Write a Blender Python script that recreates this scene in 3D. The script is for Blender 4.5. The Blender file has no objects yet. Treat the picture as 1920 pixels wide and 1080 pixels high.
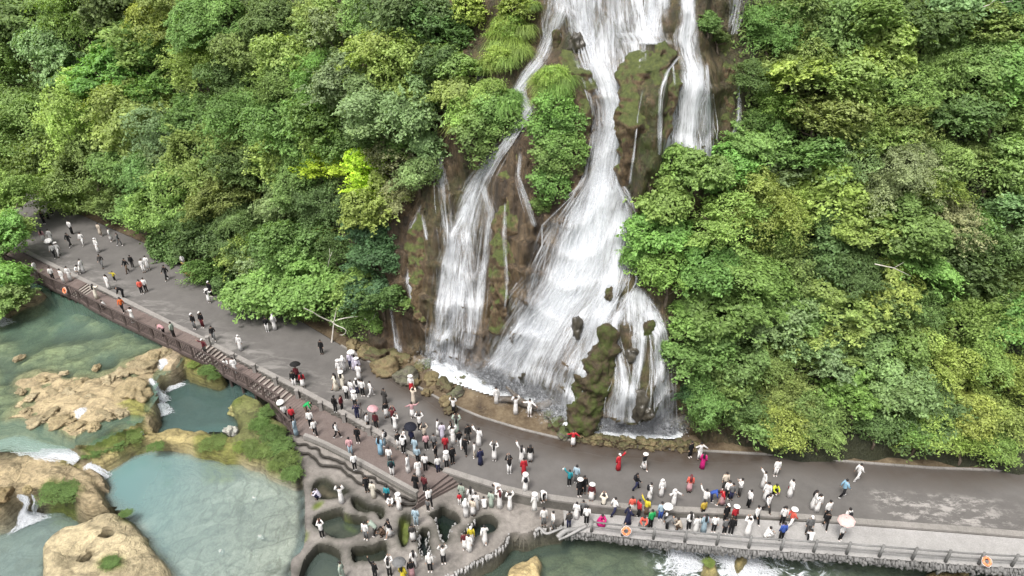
import bpy, bmesh, math, random
import numpy as np
from mathutils import Vector, Matrix
rnd = random.Random(7)
rng = np.random.default_rng(7)
scene = bpy.context.scene
col = scene.collection

# ---------------------------------------------------------------- camera, sky, sun, exposure
F, CX, CY = 1300.0, 960.0, 540.0            # focal length and centre in photo pixels (1920 x 1080)
PITCH, CAMZ = math.radians(32.0), 33.0
cam_d = bpy.data.cameras.new('camera'); cam = bpy.data.objects.new('camera', cam_d); col.objects.link(cam)
cam.location = (0, 0, CAMZ); cam.rotation_euler = (math.radians(90) - PITCH, 0, 0)
cam_d.sensor_width = 36.0; cam_d.lens = 36.0 * F / 1920.0; cam_d.clip_end = 1000
scene.camera = cam
SUN_EL, SUN_AZ = math.radians(64), math.radians(212)   # behind the camera, a little to the left, high up
world = bpy.data.worlds.new('World'); scene.world = world; world.use_nodes = True
wn = world.node_tree; wn.nodes.clear()
sky = wn.nodes.new('ShaderNodeTexSky'); sky.sky_type = 'NISHITA'; sky.sun_disc = False
sky.sun_elevation = SUN_EL; sky.sun_rotation = SUN_AZ; sky.dust_density = 6.0; sky.air_density = 1.0; sky.ozone_density = 0.6
hs = wn.nodes.new('ShaderNodeHueSaturation'); hs.inputs['Saturation'].default_value = 0.30
bgn = wn.nodes.new('ShaderNodeBackground'); bgn.inputs['Strength'].default_value = 0.115
wo = wn.nodes.new('ShaderNodeOutputWorld')
wn.links.new(sky.outputs[0], hs.inputs['Color']); wn.links.new(hs.outputs[0], bgn.inputs[0]); wn.links.new(bgn.outputs[0], wo.inputs[0])
sun_d = bpy.data.lights.new('sun', 'SUN'); sun_d.energy = 1.5; sun_d.angle = math.radians(14); sun_d.color = (1.0, 0.97, 0.92)
sun = bpy.data.objects.new('sun', sun_d); col.objects.link(sun)
sdir = Vector((math.sin(SUN_AZ) * math.cos(SUN_EL), math.cos(SUN_AZ) * math.cos(SUN_EL), math.sin(SUN_EL)))
sun.rotation_euler = sdir.to_track_quat('Z', 'Y').to_euler()
scene.view_settings.view_transform = 'Standard'; scene.view_settings.look = 'None'
scene.view_settings.exposure = 1.18; scene.view_settings.gamma = 1.0
scene.cycles.max_bounces = 6; scene.cycles.transparent_max_bounces = 20
scene.cycles.diffuse_bounces = 4; scene.cycles.glossy_bounces = 2; scene.cycles.transmission_bounces = 3
scene.cycles.use_denoising = True

# ---------------------------------------------------------------- layout helpers
CAM = np.array([0, 0, CAMZ]); FW = np.array([0, math.cos(PITCH), -math.sin(PITCH)]); UP = np.array([0, math.sin(PITCH), math.cos(PITCH)])
def ray(u, v):
    u = np.asarray(u, float); v = np.asarray(v, float)
    return FW + np.stack([(u - CX) / F, 0 * u, 0 * u], -1) + ((CY - v) / F)[..., None] * UP
def G(u, v, z=0.0):                          # point of the level z seen at a photo pixel
    d = ray(u, v); t = (z - CAMZ) / d[..., 2]
    return CAM + d * np.asarray(t)[..., None]
def depth(p): return float(np.dot(np.asarray(p) - CAM, FW))
def zroad(x): return np.where(np.asarray(x) < -8, (-np.asarray(x, float) - 8) * 0.0375, 0.0)
def GR(u, v, dz=0.0):                        # point on the road
    p = G(u, v, 0)
    for _ in range(6): p = G(u, v, zroad(p[..., 0]) + dz)
    return p
def hash3(ix, iy, iz, seed):
    h = (ix * 374761393 + iy * 668265263 + iz * 2147483647 + seed * 974634777) & 0xffffffff
    h = ((h ^ (h >> 13)) * 1274126177) & 0xffffffff
    h = ((h ^ (h >> 16)) * 2246822519) & 0xffffffff
    return ((h ^ (h >> 15)) & 0xffff) / 65535.0
def vnoise(x, y, z=None, seed=0):
    x = np.asarray(x, float); y = np.asarray(y, float)
    z = np.zeros_like(x) if z is None else np.asarray(z, float)
    ix, iy, iz = (np.floor(a).astype(np.int64) for a in (x, y, z))
    fx, fy, fz = x - ix, y - iy, z - iz
    fx, fy, fz = (f * f * (3 - 2 * f) for f in (fx, fy, fz))
    r = 0
    for a in (0, 1):
        for b in (0, 1):
            for c in (0, 1):
                w = (fx if a else 1 - fx) * (fy if b else 1 - fy) * (fz if c else 1 - fz)
                r = r + w * hash3(ix + a, iy + b, iz + c, seed)
    return r * 2 - 1
def fbm(x, y, z=None, seed=0, o=4):
    s = 0; a = 1; n = 0
    for i in range(o):
        k = 2.03 ** i
        s = s + a * vnoise(x * k, y * k, None if z is None else z * k, seed + i * 17); n += a; a *= 0.5
    return s / n
def sst(a, b, x):
    t = np.clip((np.asarray(x, float) - a) / (b - a), 0, 1); return t * t * (3 - 2 * t)
def polysd(px, py, poly):                    # signed distance to a polygon, positive inside
    d = np.full(px.shape, 1e9); ins = np.zeros(px.shape, bool)
    n = len(poly)
    for i in range(n):
        ax, ay = poly[i]; bx, by = poly[(i + 1) % n]
        ex, ey = bx - ax, by - ay; wx, wy = px - ax, py - ay
        t = np.clip((wx * ex + wy * ey) / (ex * ex + ey * ey + 1e-12), 0, 1)
        d = np.minimum(d, (wx - ex * t) ** 2 + (wy - ey * t) ** 2)
        c = ((ay > py) != (by > py)) & (px < (bx - ax) * (py - ay) / (by - ay + 1e-12) + ax)
        ins ^= c
    d = np.sqrt(d); return np.where(ins, d, -d)
def smooth_poly(pts, it=2, closed=True):
    p = np.asarray(pts, float)
    for _ in range(it):
        if closed: q = np.roll(p, -1, 0); p = np.stack([p * .75 + q * .25, p * .25 + q * .75], 1).reshape(-1, p.shape[1])
        else:
            q = np.stack([p[:-1] * .75 + p[1:] * .25, p[:-1] * .25 + p[1:] * .75], 1).reshape(-1, p.shape[1]); p = np.vstack([p[:1], q, p[-1:]])
    return p
def resample(p, n):
    p = np.asarray(p, float); s = np.r_[0, np.cumsum(np.linalg.norm(np.diff(p, axis=0), axis=1))]
    t = np.linspace(0, s[-1], n); return np.stack([np.interp(t, s, p[:, k]) for k in range(p.shape[1])], 1)

# ---------------------------------------------------------------- object helpers
def link(o, parent=None):
    col.objects.link(o)
    if parent is not None: o.parent = parent
    return o
def mesh_np(name, V, Fa, mat=None, smooth=False, attrs=None, sharp=None):
    me = bpy.data.meshes.new(name); V = np.ascontiguousarray(V, np.float32)
    if isinstance(Fa, np.ndarray):
        nf, k = Fa.shape
        me.vertices.add(len(V)); me.vertices.foreach_set('co', V.ravel())
        me.loops.add(nf * k); me.loops.foreach_set('vertex_index', np.ascontiguousarray(Fa, np.int32).ravel())
        me.polygons.add(nf); me.polygons.foreach_set('loop_start', np.arange(0, nf * k, k, dtype=np.int32))
        me.update(calc_edges=True)
    else:
        me.from_pydata([tuple(map(float, v)) for v in V], [], Fa); me.update()
    if smooth: me.polygons.foreach_set('use_smooth', np.ones(len(me.polygons), bool))
    for k, (dom, val) in (attrs or {}).items():
        val = np.ascontiguousarray(val, np.float32)
        if val.ndim == 1:
            a = me.attributes.new(k, 'FLOAT', dom); a.data.foreach_set('value', val)
        elif val.shape[1] == 2:
            a = me.uv_layers.new(name=k); a.data.foreach_set('uv', val[me_loop_verts(me)].ravel())
        else:
            a = me.attributes.new(k, 'FLOAT_COLOR', dom)
            a.data.foreach_set('color', np.c_[val[:, :3], np.ones(len(val))].astype(np.float32).ravel())
    if mat is not None: me.materials.append(mat)
    if sharp: me.set_sharp_from_angle(angle=math.radians(sharp))
    me.validate()
    return me
def me_loop_verts(me):
    a = np.empty(len(me.loops), np.int32); me.loops.foreach_get('vertex_index', a); return a
def ob(name, me, parent=None, label=None, cat=None, group=None, kind=None, loc=None, color=None):
    o = bpy.data.objects.new(name, me); link(o, parent)
    if label: o['label'] = label
    if cat: o['category'] = cat
    if group: o['group'] = group
    if kind: o['kind'] = kind
    if loc is not None: o.location = tuple(map(float, loc))
    if color is not None: o.color = (*color[:3], 1.0)
    return o
def empty(name, loc, label, cat, group=None):
    return ob(name, None, None, label, cat, group, loc=loc)
class MB:                                    # collects shapes into one mesh
    def __init__(s): s.v = []; s.f = []; s.n = 0
    def add(s, V, Fs):
        V = np.asarray(V, float); s.v.append(V); s.f += [tuple(int(i) + s.n for i in f) for f in Fs]; s.n += len(V); return s
    def box(s, c, size, rz=0, tilt=None):
        x, y, z = (a / 2 for a in size)
        V = np.array([[i, j, k] for i in (-x, x) for j in (-y, y) for k in (-z, z)])
        if tilt is not None: V = V @ np.array(tilt).T
        ca, sa = math.cos(rz), math.sin(rz); R = np.array([[ca, -sa, 0], [sa, ca, 0], [0, 0, 1]])
        return s.add(V @ R.T + np.asarray(c), [(0, 1, 3, 2), (4, 6, 7, 5), (0, 4, 5, 1), (2, 3, 7, 6), (0, 2, 6, 4), (1, 5, 7, 3)])
    def beam(s, a, b, w, h, up=(0, 0, 1)):
        a = np.asarray(a, float); b = np.asarray(b, float); d = b - a; L = np.linalg.norm(d); d /= L
        sd = np.cross(d, up); sd /= np.linalg.norm(sd) + 1e-9; u2 = np.cross(sd, d)
        V = [p + sd * i * w / 2 + u2 * j * h / 2 for p in (a, b) for i in (-1, 1) for j in (-1, 1)]
        return s.add(V, [(0, 2, 3, 1), (4, 5, 7, 6), (0, 1, 5, 4), (2, 6, 7, 3), (0, 4, 6, 2), (1, 3, 7, 5)])
    def tube(s, pts, rad, n=8, cap=True, sq=None):
        pts = np.asarray(pts, float); m = len(pts); rad = np.broadcast_to(np.asarray(rad, float), (m,))
        T = np.gradient(pts, axis=0) if m > 2 else np.repeat((pts[1] - pts[0])[None], m, 0)
        V = []; ref = np.array([0, 0, 1.0]) if abs(T[0][2]) < .9 * np.linalg.norm(T[0]) else np.array([0, 1.0, 0])
        for i in range(m):
            t = T[i] / (np.linalg.norm(T[i]) + 1e-9); a = np.cross(t, ref); a /= np.linalg.norm(a) + 1e-9; b = np.cross(a, t); ref = b
            for k in range(n):
                th = 2 * math.pi * k / n; V.append(pts[i] + rad[i] * (math.cos(th) * a + math.sin(th) * b * (sq or 1)))
        Fs = [(i * n + k, i * n + (k + 1) % n, (i + 1) * n + (k + 1) % n, (i + 1) * n + k) for i in range(m - 1) for k in range(n)]
        if cap: Fs += [tuple(range(n))[::-1], tuple((m - 1) * n + k for k in range(n))]
        return s.add(V, Fs)
    def loft(s, rings):                      # rings: list of (k,3) arrays
        n = len(rings[0]); m = len(rings); V = np.vstack(rings)
        Fs = [(i * n + k, i * n + (k + 1) % n, (i + 1) * n + (k + 1) % n, (i + 1) * n + k) for i in range(m - 1) for k in range(n)]
        Fs += [tuple(range(n))[::-1], tuple((m - 1) * n + k for k in range(n))]
        return s.add(V, Fs)
    def mesh(s, name, mat=None, smooth=False):
        return mesh_np(name, np.vstack(s.v), s.f, mat, smooth)

# ---------------------------------------------------------------- material helpers
class NT:
    def __init__(s, name):
        s.m = bpy.data.materials.new(name); s.m.use_nodes = True; s.t = s.m.node_tree; s.t.nodes.clear()
        s.out = s.t.nodes.new('ShaderNodeOutputMaterial')
    def n(s, typ, **kw):
        nd = s.t.nodes.new('ShaderNode' + typ)
        for k, v in kw.items():
            if hasattr(nd, k) and k not in nd.inputs: setattr(nd, k, v)
            else: s.set(nd.inputs[k], v)
        return nd
    def set(s, sock, v):
        if hasattr(v, 'links') or isinstance(v, bpy.types.NodeSocket): s.t.links.new(v, sock)
        else:
            if sock.type == 'RGBA' and not isinstance(v, (int, float)) and len(v) == 3: v = (*v, 1)
            sock.default_value = v
    def pos(s, sc=(1, 1, 1)):
        g = s.n('NewGeometry'); m = s.n('Mapping'); s.set(m.inputs['Vector'], g.outputs['Position']); m.inputs['Scale'].default_value = sc
        return m.outputs[0]
    def objpos(s, sc=(1, 1, 1)):
        g = s.n('TexCoord'); m = s.n('Mapping'); s.set(m.inputs['Vector'], g.outputs['Object']); m.inputs['Scale'].default_value = sc
        return m.outputs[0]
    def noise(s, vec, scale, detail=4, rough=0.55, dist=0.0):
        nd = s.n('TexNoise'); s.set(nd.inputs['Vector'], vec); nd.inputs['Scale'].default_value = scale
        nd.inputs['Detail'].default_value = detail; nd.inputs['Roughness'].default_value = rough; nd.inputs['Distortion'].default_value = dist
        return nd.outputs[0]
    def ramp(s, fac, stops):
        r = s.n('ValToRGB'); s.set(r.inputs[0], fac); e = r.color_ramp.elements
        while len(e) < len(stops): e.new(0.5)
        for i, (p, c) in enumerate(stops):
            e[i].position = p; e[i].color = (*((c,) * 3 if isinstance(c, (int, float)) else c), 1)
        return r.outputs[0]
    def mix(s, fac, a, b, mode='MIX'):
        m = s.n('MixRGB', blend_type=mode); s.set(m.inputs[0], fac); s.set(m.inputs[1], a); s.set(m.inputs[2], b); return m.outputs[0]
    def math(s, op, a, b=0.0, clamp=False):
        m = s.n('Math', operation=op); m.use_clamp = clamp; s.set(m.inputs[0], a); s.set(m.inputs[1], b); return m.outputs[0]
    def attr(s, name, out='Fac'):
        a = s.n('Attribute'); a.attribute_name = name; return a.outputs[out]
    def bsdf(s, colr, rough=0.8, bump=None, bstr=0.3, bdist=0.05, spec=0.3, **kw):
        b = s.n('BsdfPrincipled'); s.set(b.inputs['Base Color'], colr); s.set(b.inputs['Roughness'], rough)
        b.inputs['Specular IOR Level'].default_value = spec
        for k, v in kw.items(): s.set(b.inputs[k.replace('_', ' ')], v)
        if bump is not None:
            bp = s.n('Bump'); s.set(bp.inputs['Height'], bump); bp.inputs['Strength'].default_value = bstr; bp.inputs['Distance'].default_value = bdist
            s.t.links.new(bp.outputs[0], b.inputs['Normal'])
        return b.outputs[0]
    def done(s, shader): s.t.links.new(shader, s.out.inputs[0]); return s.m
def simple(name, c1, c2=None, scale=3.0, rough=0.8, bump=0.0, world_space=True, spec=0.3, detail=5):
    t = NT(name); v = t.pos() if world_space else t.objpos()
    n = t.noise(v, scale, detail)
    c = t.ramp(n, [(0.3, c1), (0.7, c2 or c1)])
    return t.done(t.bsdf(c, rough, n if bump else None, bump, 0.1, spec))
# ================================================================ THE GROUND: road, bank, hillside
def line_xy(px, fn): 
    p = np.array([fn(float(u), float(v)) for u, v in px]); p = p[np.argsort(p[:, 0])]; return p
ROAD_BACK = line_xy([(-260,262),(-60,315),(60,362),(200,425),(330,482),(450,545),(560,600),(640,648),(700,683),(760,712),(830,752),(900,782),(980,806),(1060,825),(1150,835),(1300,845),(1450,853),(1600,867),(1750,878),(1920,884),(2200,900),(2500,915)], GR)
ROAD_FRONT = line_xy([(-330,300),(-60,418),(20,455),(100,497),(200,545),(300,595),(400,645),(500,697),(560,727),(640,770),(720,815),(790,857),(830,880),(870,893),(940,915),(1000,929),(1100,943),(1200,953),(1400,962),(1600,978),(1800,993),(1920,1003),(2200,1025),(2500,1050)], GR)
HILL_BASE = line_xy([(-260,252),(-60,305),(60,350),(200,412),(330,468),(450,530),(560,586),(640,632),(700,650),(760,662),(850,688),(900,712),(1000,742),(1060,783),(1100,793),(1270,813),(1330,824),(1450,838),(1600,851),(1920,868),(2200,885),(2500,900)], GR)
yb = lambda x: np.interp(x, ROAD_BACK[:, 0], ROAD_BACK[:, 1])
yf = lambda x: np.interp(x, ROAD_FRONT[:, 0], ROAD_FRONT[:, 1])
yh = lambda x: np.interp(x, HILL_BASE[:, 0], HILL_BASE[:, 1])
XW0, XW1 = GR(700, 655)[0], GR(1330, 824)[0]         # the cliff of the falls
def slope_cot(x):
    return np.interp(x, [-60, -30, XW0 - 3, XW0 + 2, XW1 - 2, XW1 + 4, 30, 60], [.85, .72, .55, .30, .30, .52, .62, .7])
BUMPS = []
def hill0(x, z):
    zz = z - zroad(x); c = slope_cot(x)
    y = yh(x) + c * zz + 0.10 * sst(20, 40, zz) * zz
    w = sst(XW0 - 4, XW0 + 1, x) * (1 - sst(XW1 - 1, XW1 + 4, x))
    y = y + w * 1.3 * sst(21.5, 23.2, zz)
    y = y + (1 - w) * 1.5 * fbm(x * .13, z * .16, seed=3, o=3)
    return y, w
def hill(x, z):
    x = np.asarray(x, float); z = np.asarray(z, float)
    y, w = hill0(x, z); ft = sst(-1.2, 3.2, z - zroad(x))
    for bx, bz, rx, rz, am, pw in BUMPS:
        q = ((x - bx) / rx) ** 2 + ((z - bz) / rz) ** 2
        y = y - am * np.exp(-q ** pw) * ft
    led = z * .42 + 1.1 * fbm(x * .3, z * .12, seed=15, o=2); led = led - np.floor(led)
    y = y - w * (0.75 * fbm(x * .55, z * .16, seed=11, o=4) + 0.40 * np.abs(vnoise(x * 1.5, z * .20, seed=5)) + 0.26 * fbm(x * 2.0, z * 1.3, seed=21, o=4) + .45 * (led ** 2 - .33))
    y = y - (1 - w) * 0.5 * fbm(x * .6, z * .6, seed=31, o=3)
    return y
def cast(u, v, fn=None):                     # where the view ray of a photo pixel meets the hillside
    fn = fn or hill
    d = ray(np.atleast_1d(u), np.atleast_1d(v)); n = len(d)
    ts = np.linspace(24, 125, 340); lo = np.full(n, 24.0); hi = np.full(n, 125.0); found = np.zeros(n, bool)
    for i in range(len(ts) - 1):
        p = CAM + d * ts[i + 1]
        hit = (~found) & (p[:, 1] >= fn(p[:, 0], p[:, 2]))
        lo[hit] = ts[i]; hi[hit] = ts[i + 1]; found |= hit
        if found.all(): break
    for _ in range(9):
        m = (lo + hi) / 2; p = CAM + d * m[:, None]; g = p[:, 1] >= fn(p[:, 0], p[:, 2])
        hi = np.where(g, m, hi); lo = np.where(g, lo, m)
    return CAM + d * hi[:, None]
_h0 = lambda x, z: hill0(x, z)[0]
for (u, v, ru, rv, am, pw) in [(1050,650,165,190,2.0,1), (840,560,60,170,1.2,1), (965,420,46,165,2.6,1.4), (1200,225,44,150,2.8,1.6),
        (1195,670,75,115,1.9,1.2), (1130,210,50,170,-.9,1), (1365,190,34,130,-1.6,1), (1040,275,48,130,1.3,1.3), (790,470,40,130,.9,1),
        (920,200,60,100,.9,1), (745,500,45,110,.9,1.2), (1100,110,30,40,.5,1), (1230,110,40,50,.9,1), (1055,640,26,45,.55,1.4)]:
    p = cast(u, v, _h0)[0]; dd = depth(p)
    BUMPS.append((p[0], p[2], ru * dd / F, rv * dd / F * 1.05, am, pw))

# ---- materials of the ground
def m_road():
    t = NT('asphalt'); v = t.pos()
    big = t.noise(v, 0.22, 6, .7, .5); fine = t.noise(v, 9, 5, .7); mid = t.noise(v, 1.1, 5, .65)
    c = t.ramp(big, [(.30, (.088,.083,.079)), (.70, (.128,.121,.115))])
    c = t.mix(.5, c, t.ramp(mid, [(.3, (.059,.054,.050)), (.7, (.109,.100,.094))]))
    c = t.mix(t.ramp(fine, [(.35, 0.0), (.75, .30)]), c, (.125,.117,.111))
    # worn pale streaks along the river side, and the scuffed patch beyond the crowd on the right
    sp = t.attr('edge'); st = t.noise(t.pos((.35, .9, 1)), 1.6, 5, .7, .6)
    f = t.math('MULTIPLY', sp, t.ramp(st, [(.47, 0.0), (.62, .75)]))
    c = t.mix(f, c, (.224,.211,.198))
    pp = t.attr('patch'); st2 = t.noise(t.pos((.5, 1.0, 1)), 1.3, 7, .78, .2)
    f = t.math('MULTIPLY', pp, t.ramp(st2, [(.49, 0.0), (.58, .7)]))
    c = t.mix(f, c, (.33,.31,.29))
    wet = t.attr('wet')
    c = t.mix(t.math('MULTIPLY', wet, t.ramp(mid, [(.3, .5), (.6, 1.0)])), c, (.050,.038,.029))
    r = t.ramp(t.math('ADD', wet, t.math('MULTIPLY', big, .3)), [(.1, .75), (1, .24)])
    return t.done(t.bsdf(c, r, fine, .25, .02))
def m_bank():
    t = NT('wet_earth'); v = t.pos()
    n = t.noise(v, .8, 5, .65); f = t.noise(v, 6, 5, .7)
    c = t.ramp(n, [(.3, (.036,.024,.015)), (.5, (.079,.056,.033)), (.72, (.158,.122,.076))])
    c = t.mix(t.ramp(f, [(.45, 0.0), (.8, .5)]), c, (.198,.165,.112))
    return t.done(t.bsdf(c, .7, f, .5, .06))
def m_cliff():
    t = NT('tufa_cliff'); v = t.pos()
    n = t.noise(t.pos((1, 1, .3)), .7, 6, .65); f = t.noise(t.pos((1, 1, .35)), 4, 6, .7); g = t.noise(v, .35, 4, .6)
    n2 = t.noise(t.pos((1.6, 1.6, .14)), 1.3, 6, .7, .4)
    c = t.ramp(n, [(.28, (.028,.021,.015)), (.46, (.098,.066,.039)), (.60, (.161,.112,.063)), (.75, (.266,.203,.126))])
    c = t.mix(t.ramp(n2, [(.34, .85), (.56, 0.0)]), c, (.022,.018,.014))
    c = t.mix(t.ramp(f, [(.35, .6), (.60, 0.0)]), c, (.028,.022,.017))
    moss = t.attr('moss')
    mm = t.math('MULTIPLY', moss, t.ramp(t.noise(v, 1.6, 5, .7), [(.35, 0.0), (.6, 1.0)]))
    c = t.mix(mm, c, t.ramp(f, [(.3, (.020,.033,.008)), (.7, (.066,.089,.020))]))
    soil = t.attr('soil')
    c = t.mix(soil, c, t.ramp(g, [(.35, (.015,.017,.008)), (.65, (.033,.036,.015))]))
    return t.done(t.bsdf(c, .5, t.math('ADD', f, n2), 1.0, .25, .4))
MAT_ROAD, MAT_BANK, MAT_CLIFF = m_road(), m_bank(), m_cliff()

def strip_x(name, xs, ya, yb_, zf, mat, n=8, attrs=None, kind='structure', **kw):
    tt = np.linspace(0, 1, n); X = np.repeat(xs[:, None], n, 1); Y = ya(xs)[:, None] * (1 - tt) + yb_(xs)[:, None] * tt
    Z = zf(X, Y); V = np.stack([X, Y, Z], -1).reshape(-1, 3)
    i = np.arange(len(xs) - 1)[:, None] * n + np.arange(n - 1)[None]
    Fa = np.stack([i, i + n, i + n + 1, i + 1], -1).reshape(-1, 4)
    at = attrs(X.ravel(), Y.ravel()) if attrs else None
    return ob(name, mesh_np(name, V, Fa, mat, True, at), kind=kind, **kw)
def road_attrs(x, y):
    d = y - yf(x)
    ed = sst(3.4, .6, d) * (1 - sst(-12, -2, x)) * .9
    a, b = G(1640, 950)[0], G(1960, 960)[0]
    pt = sst(a - .4, a + .8, x) * (1 - sst(b - 5, b, x)) * sst(.15, .5, d) * (1 - sst(2.2, 2.9, d))
    db = yb(x) - y; n = fbm(x * .3, y * .5, seed=8, o=3)
    wx = sst(-14, -8, x) * (1 - .3 * sst(14, 20, x))
    we = wx * sst(2.6 + 1.6 * n, .2, db)
    return {'edge': ('POINT', ed), 'patch': ('POINT', pt), 'wet': ('POINT', np.clip(we, 0, 1))}
xs = np.arange(-95, 62, .35)
road = strip_x('road', xs, lambda x: yf(x) + .02, lambda x: yb(x), lambda X, Y: zroad(X), MAT_ROAD, 40, road_attrs)
def bank_z(X, Y):
    t = (Y - yb(X)); n = fbm(X * .7, Y * .7, seed=41, o=3)
    return zroad(X) + .05 + np.clip(t, 0, 2) * .07 + .12 * np.clip(t, 0, 1) * n
bank = strip_x('bank', xs, lambda x: yb(x) + .0, lambda x: np.maximum(yh(x), yb(x)) + 2.5, bank_z, MAT_BANK, 24)
# hillside with the tufa cliff in the middle of it
gx = np.r_[np.arange(-110, XW0 - 3, .8), np.arange(XW0 - 3, XW1 + 4, .13), np.arange(XW1 + 4, 75, .7)]
gz = np.r_[np.arange(-1.0, 27, .16), np.arange(27, 46, .6)]
X, Zr = np.meshgrid(gx, gz, indexing='ij'); Z = Zr + zroad(X); Y = hill(X, Z)
n = len(gz); i = np.arange(len(gx) - 1)[:, None] * n + np.arange(n - 1)[None]
Fa = np.stack([i, i + 1, i + n + 1, i + n], -1).reshape(-1, 4)[:, ::-1]
w = sst(XW0 - 4, XW0 + 1, X) * (1 - sst(XW1 - 1, XW1 + 4, X))
moss = np.clip(fbm(X * .4, Z * .25, seed=51, o=3) * 1.0 + .05, 0, .8)
mx = GR(1195, 700)[0]; moss = np.clip(moss + .4 * sst(mx - 4, mx - 1, X) , 0, 1)
for bx, bz, rx, rz, am, pw in BUMPS[2:3]: moss = moss * (1 - .8 * np.exp(-(((X - bx) / rx / 1.3) ** 2 + ((Z - bz) / rz / 1.2) ** 2)))
hillside = ob('hillside', mesh_np('hillside', np.stack([X, Y, Z], -1).reshape(-1, 3), Fa, MAT_CLIFF, True,
    {'moss': ('POINT', moss.ravel()), 'soil': ('POINT', (1 - w).ravel())}), kind='structure')

_g = MB(); _g.add([(-700, -500, -5.6), (700, -500, -5.6), (700, 900, -5.6), (-700, 900, -5.6)], [(0, 1, 2, 3)])
ob('ground', _g.mesh('ground', simple('valley_floor', (.03,.045,.018), (.06,.085,.03), .3, .9)), kind='structure')
# ================================================================ RIVER BED, ROCKS, TERRACE (one height field, cut into objects)
W_UP, W_MID, W_MAIN, W_LOW, W_RIGHT, W_HOLE = 0.35, -1.0, -1.40, -2.3, -2.3, -1.55
def PX(pts, z, it=2): return smooth_poly(G(np.array(pts)[:, 0], np.array(pts)[:, 1], z)[:, :2], it)
xa, xb = G(960, 960, -.85)[0], G(1560, 1000, -.1)[0]
ztw = lambda x: np.interp(x, [xa, xb], [-.85, -.10])
TAN, TAN2, MOSS, GREY, SAND, BED, DKBED, HOLE = (.372,.297,.177), (.319,.256,.167), (.102,.129,.026), (.200,.182,.164), (.319,.310,.266), (.116,.111,.067), (.044,.054,.041), (.048,.044,.024)
PAINT = []   # (polygon, level, edge softness, (noise amplitude, scale), colour, object id)
def paint(px, zpx, z, soft, nz, c, oid=None, it=2): PAINT.append((PX(px, zpx, it), z, soft, nz, c, oid))
# pools first, rocks after
paint([(190,880),(240,845),(330,840),(440,865),(530,890),(575,900),(575,1010),(550,1050),(550,1400),(300,1400),(305,1080),(280,1000),(250,950),(195,925)], W_MAIN,
      lambda x, y: np.interp(x, [G(230,900,-1.4)[0], G(380,930,-1.4)[0], G(560,960,-1.4)[0]], [-4.4, -2.7, -1.62]), .5, (.10, .8), SAND)
paint([(285,800),(292,700),(330,690),(420,700),(475,735),(465,765),(430,800),(300,805)], W_MID, -2.1, .4, (.1, .8), DKBED)
paint([(-300,960),(30,925),(120,945),(190,950),(130,985),(70,1040),(60,1400),(-300,1400)], W_LOW, -3.0, .6, (.15, .6), (.151,.167,.133))
paint([(-300,540),(60,535),(200,585),(340,650),(330,695),(290,705),(290,795),(210,825),(160,850),(-300,870)], W_UP, lambda x, y: np.interp(y, [G(60,700,.35)[1], G(60,640,.35)[1], G(60,560,.35)[1]], [.12, -.15, -.75]), .35, (.42, .42), (.151,.146,.085))
UP_K = len(PAINT) - 1
paint([(35,690),(110,690),(150,705),(200,690),(240,665),(300,648),(335,652),(328,690),(290,705),(287,760),(292,795),(230,808),(205,820),(170,842),(140,838),(100,810),(55,800),(20,815),(-20,800),(40,750),(15,715)], W_UP, .30, .7, (.34, .75), TAN, 'shoal', 2)
paint([(-40,815),(40,800),(90,812),(140,845),(190,870),(205,905),(180,905),(150,870),(90,862),(0,868),(-40,880)], -.4, -.75, .35, (.1, .8), TAN2)
paint([(-200,880),(0,864),(60,854),(110,864),(160,874),(185,905),(208,942),(195,952),(150,958),(110,930),(85,925),(60,930),(30,932),(0,968),(-200,1000)], -.7, -.45, .4, (.32, .8), TAN, 'ledge')
paint([(150,845),(175,828),(205,808),(250,798),(285,812),(330,798),(365,803),(440,818),(500,835),(545,848),(570,890),(525,895),(485,870),(440,858),(380,848),(330,835),(280,832),(245,842),(210,866),(182,876),(160,860)], -.7, -.55, .3, (.28, .9), (.354,.293,.133), 'bridge')
paint([(66,1030),(85,1008),(120,985),(165,972),(205,955),(238,958),(262,985),(287,1010),(300,1045),(335,1065),(330,1400),(60,1400)], -1.0, -.85, .5, (.35, .5), (.408,.341,.212), 'island')
paint([(435,745),(470,732),(505,765),(545,795),(560,825),(575,880),(560,908),(520,893),(480,860),(440,852),(425,835),(448,800),(432,770)], -.6, -.5, .35, (.25, .8), (.142,.151,.054), 'verge')
paint([(-200,565),(0,562),(60,540),(95,552),(70,572),(40,580),(10,598),(-200,640)], .5, .75, .35, (.2, .8), TAN, 'left_rock')
paint([(325,652),(360,660),(430,700),(405,716),(372,704),(340,688)], .1, .1, .3, (.2, 1.), (.212,.195,.062), 'pier_rock')
paint([(300,640),(340,648),(345,672),(322,700),(300,690)], .4, .55, .3, (.2, 1.), TAN2, 'shoal')
for cx_, cy_, r_, z_, c_ in [(205,833,30,.35,MOSS), (170,850,20,.3,MOSS), (240,822,28,.25,MOSS), (110,925,42,.2,MOSS), (235,962,16,.05,MOSS), (290,840,14,.1,MOSS), (130,868,20,.1,(.266,.239,.089)),
                        (400,835,50,.05,(.195,.195,.054)), (262,782,32,.1,(.249,.239,.072)), (205,1055,26,.04,MOSS), (285,1000,15,.03,(.177,.195,.054)), (445,755,14,.25,MOSS)]:
    a = np.linspace(0, 2 * math.pi, 12, endpoint=False)
    PAINT.append((PX(np.c_[cx_ + r_ * np.cos(a) * rng.uniform(.7, 1.2, 12), cy_ + r_ * .55 * np.sin(a) * rng.uniform(.7, 1.2, 12)], -.5), ('add', z_), .45, (.1, 2.), c_, None))
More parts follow.
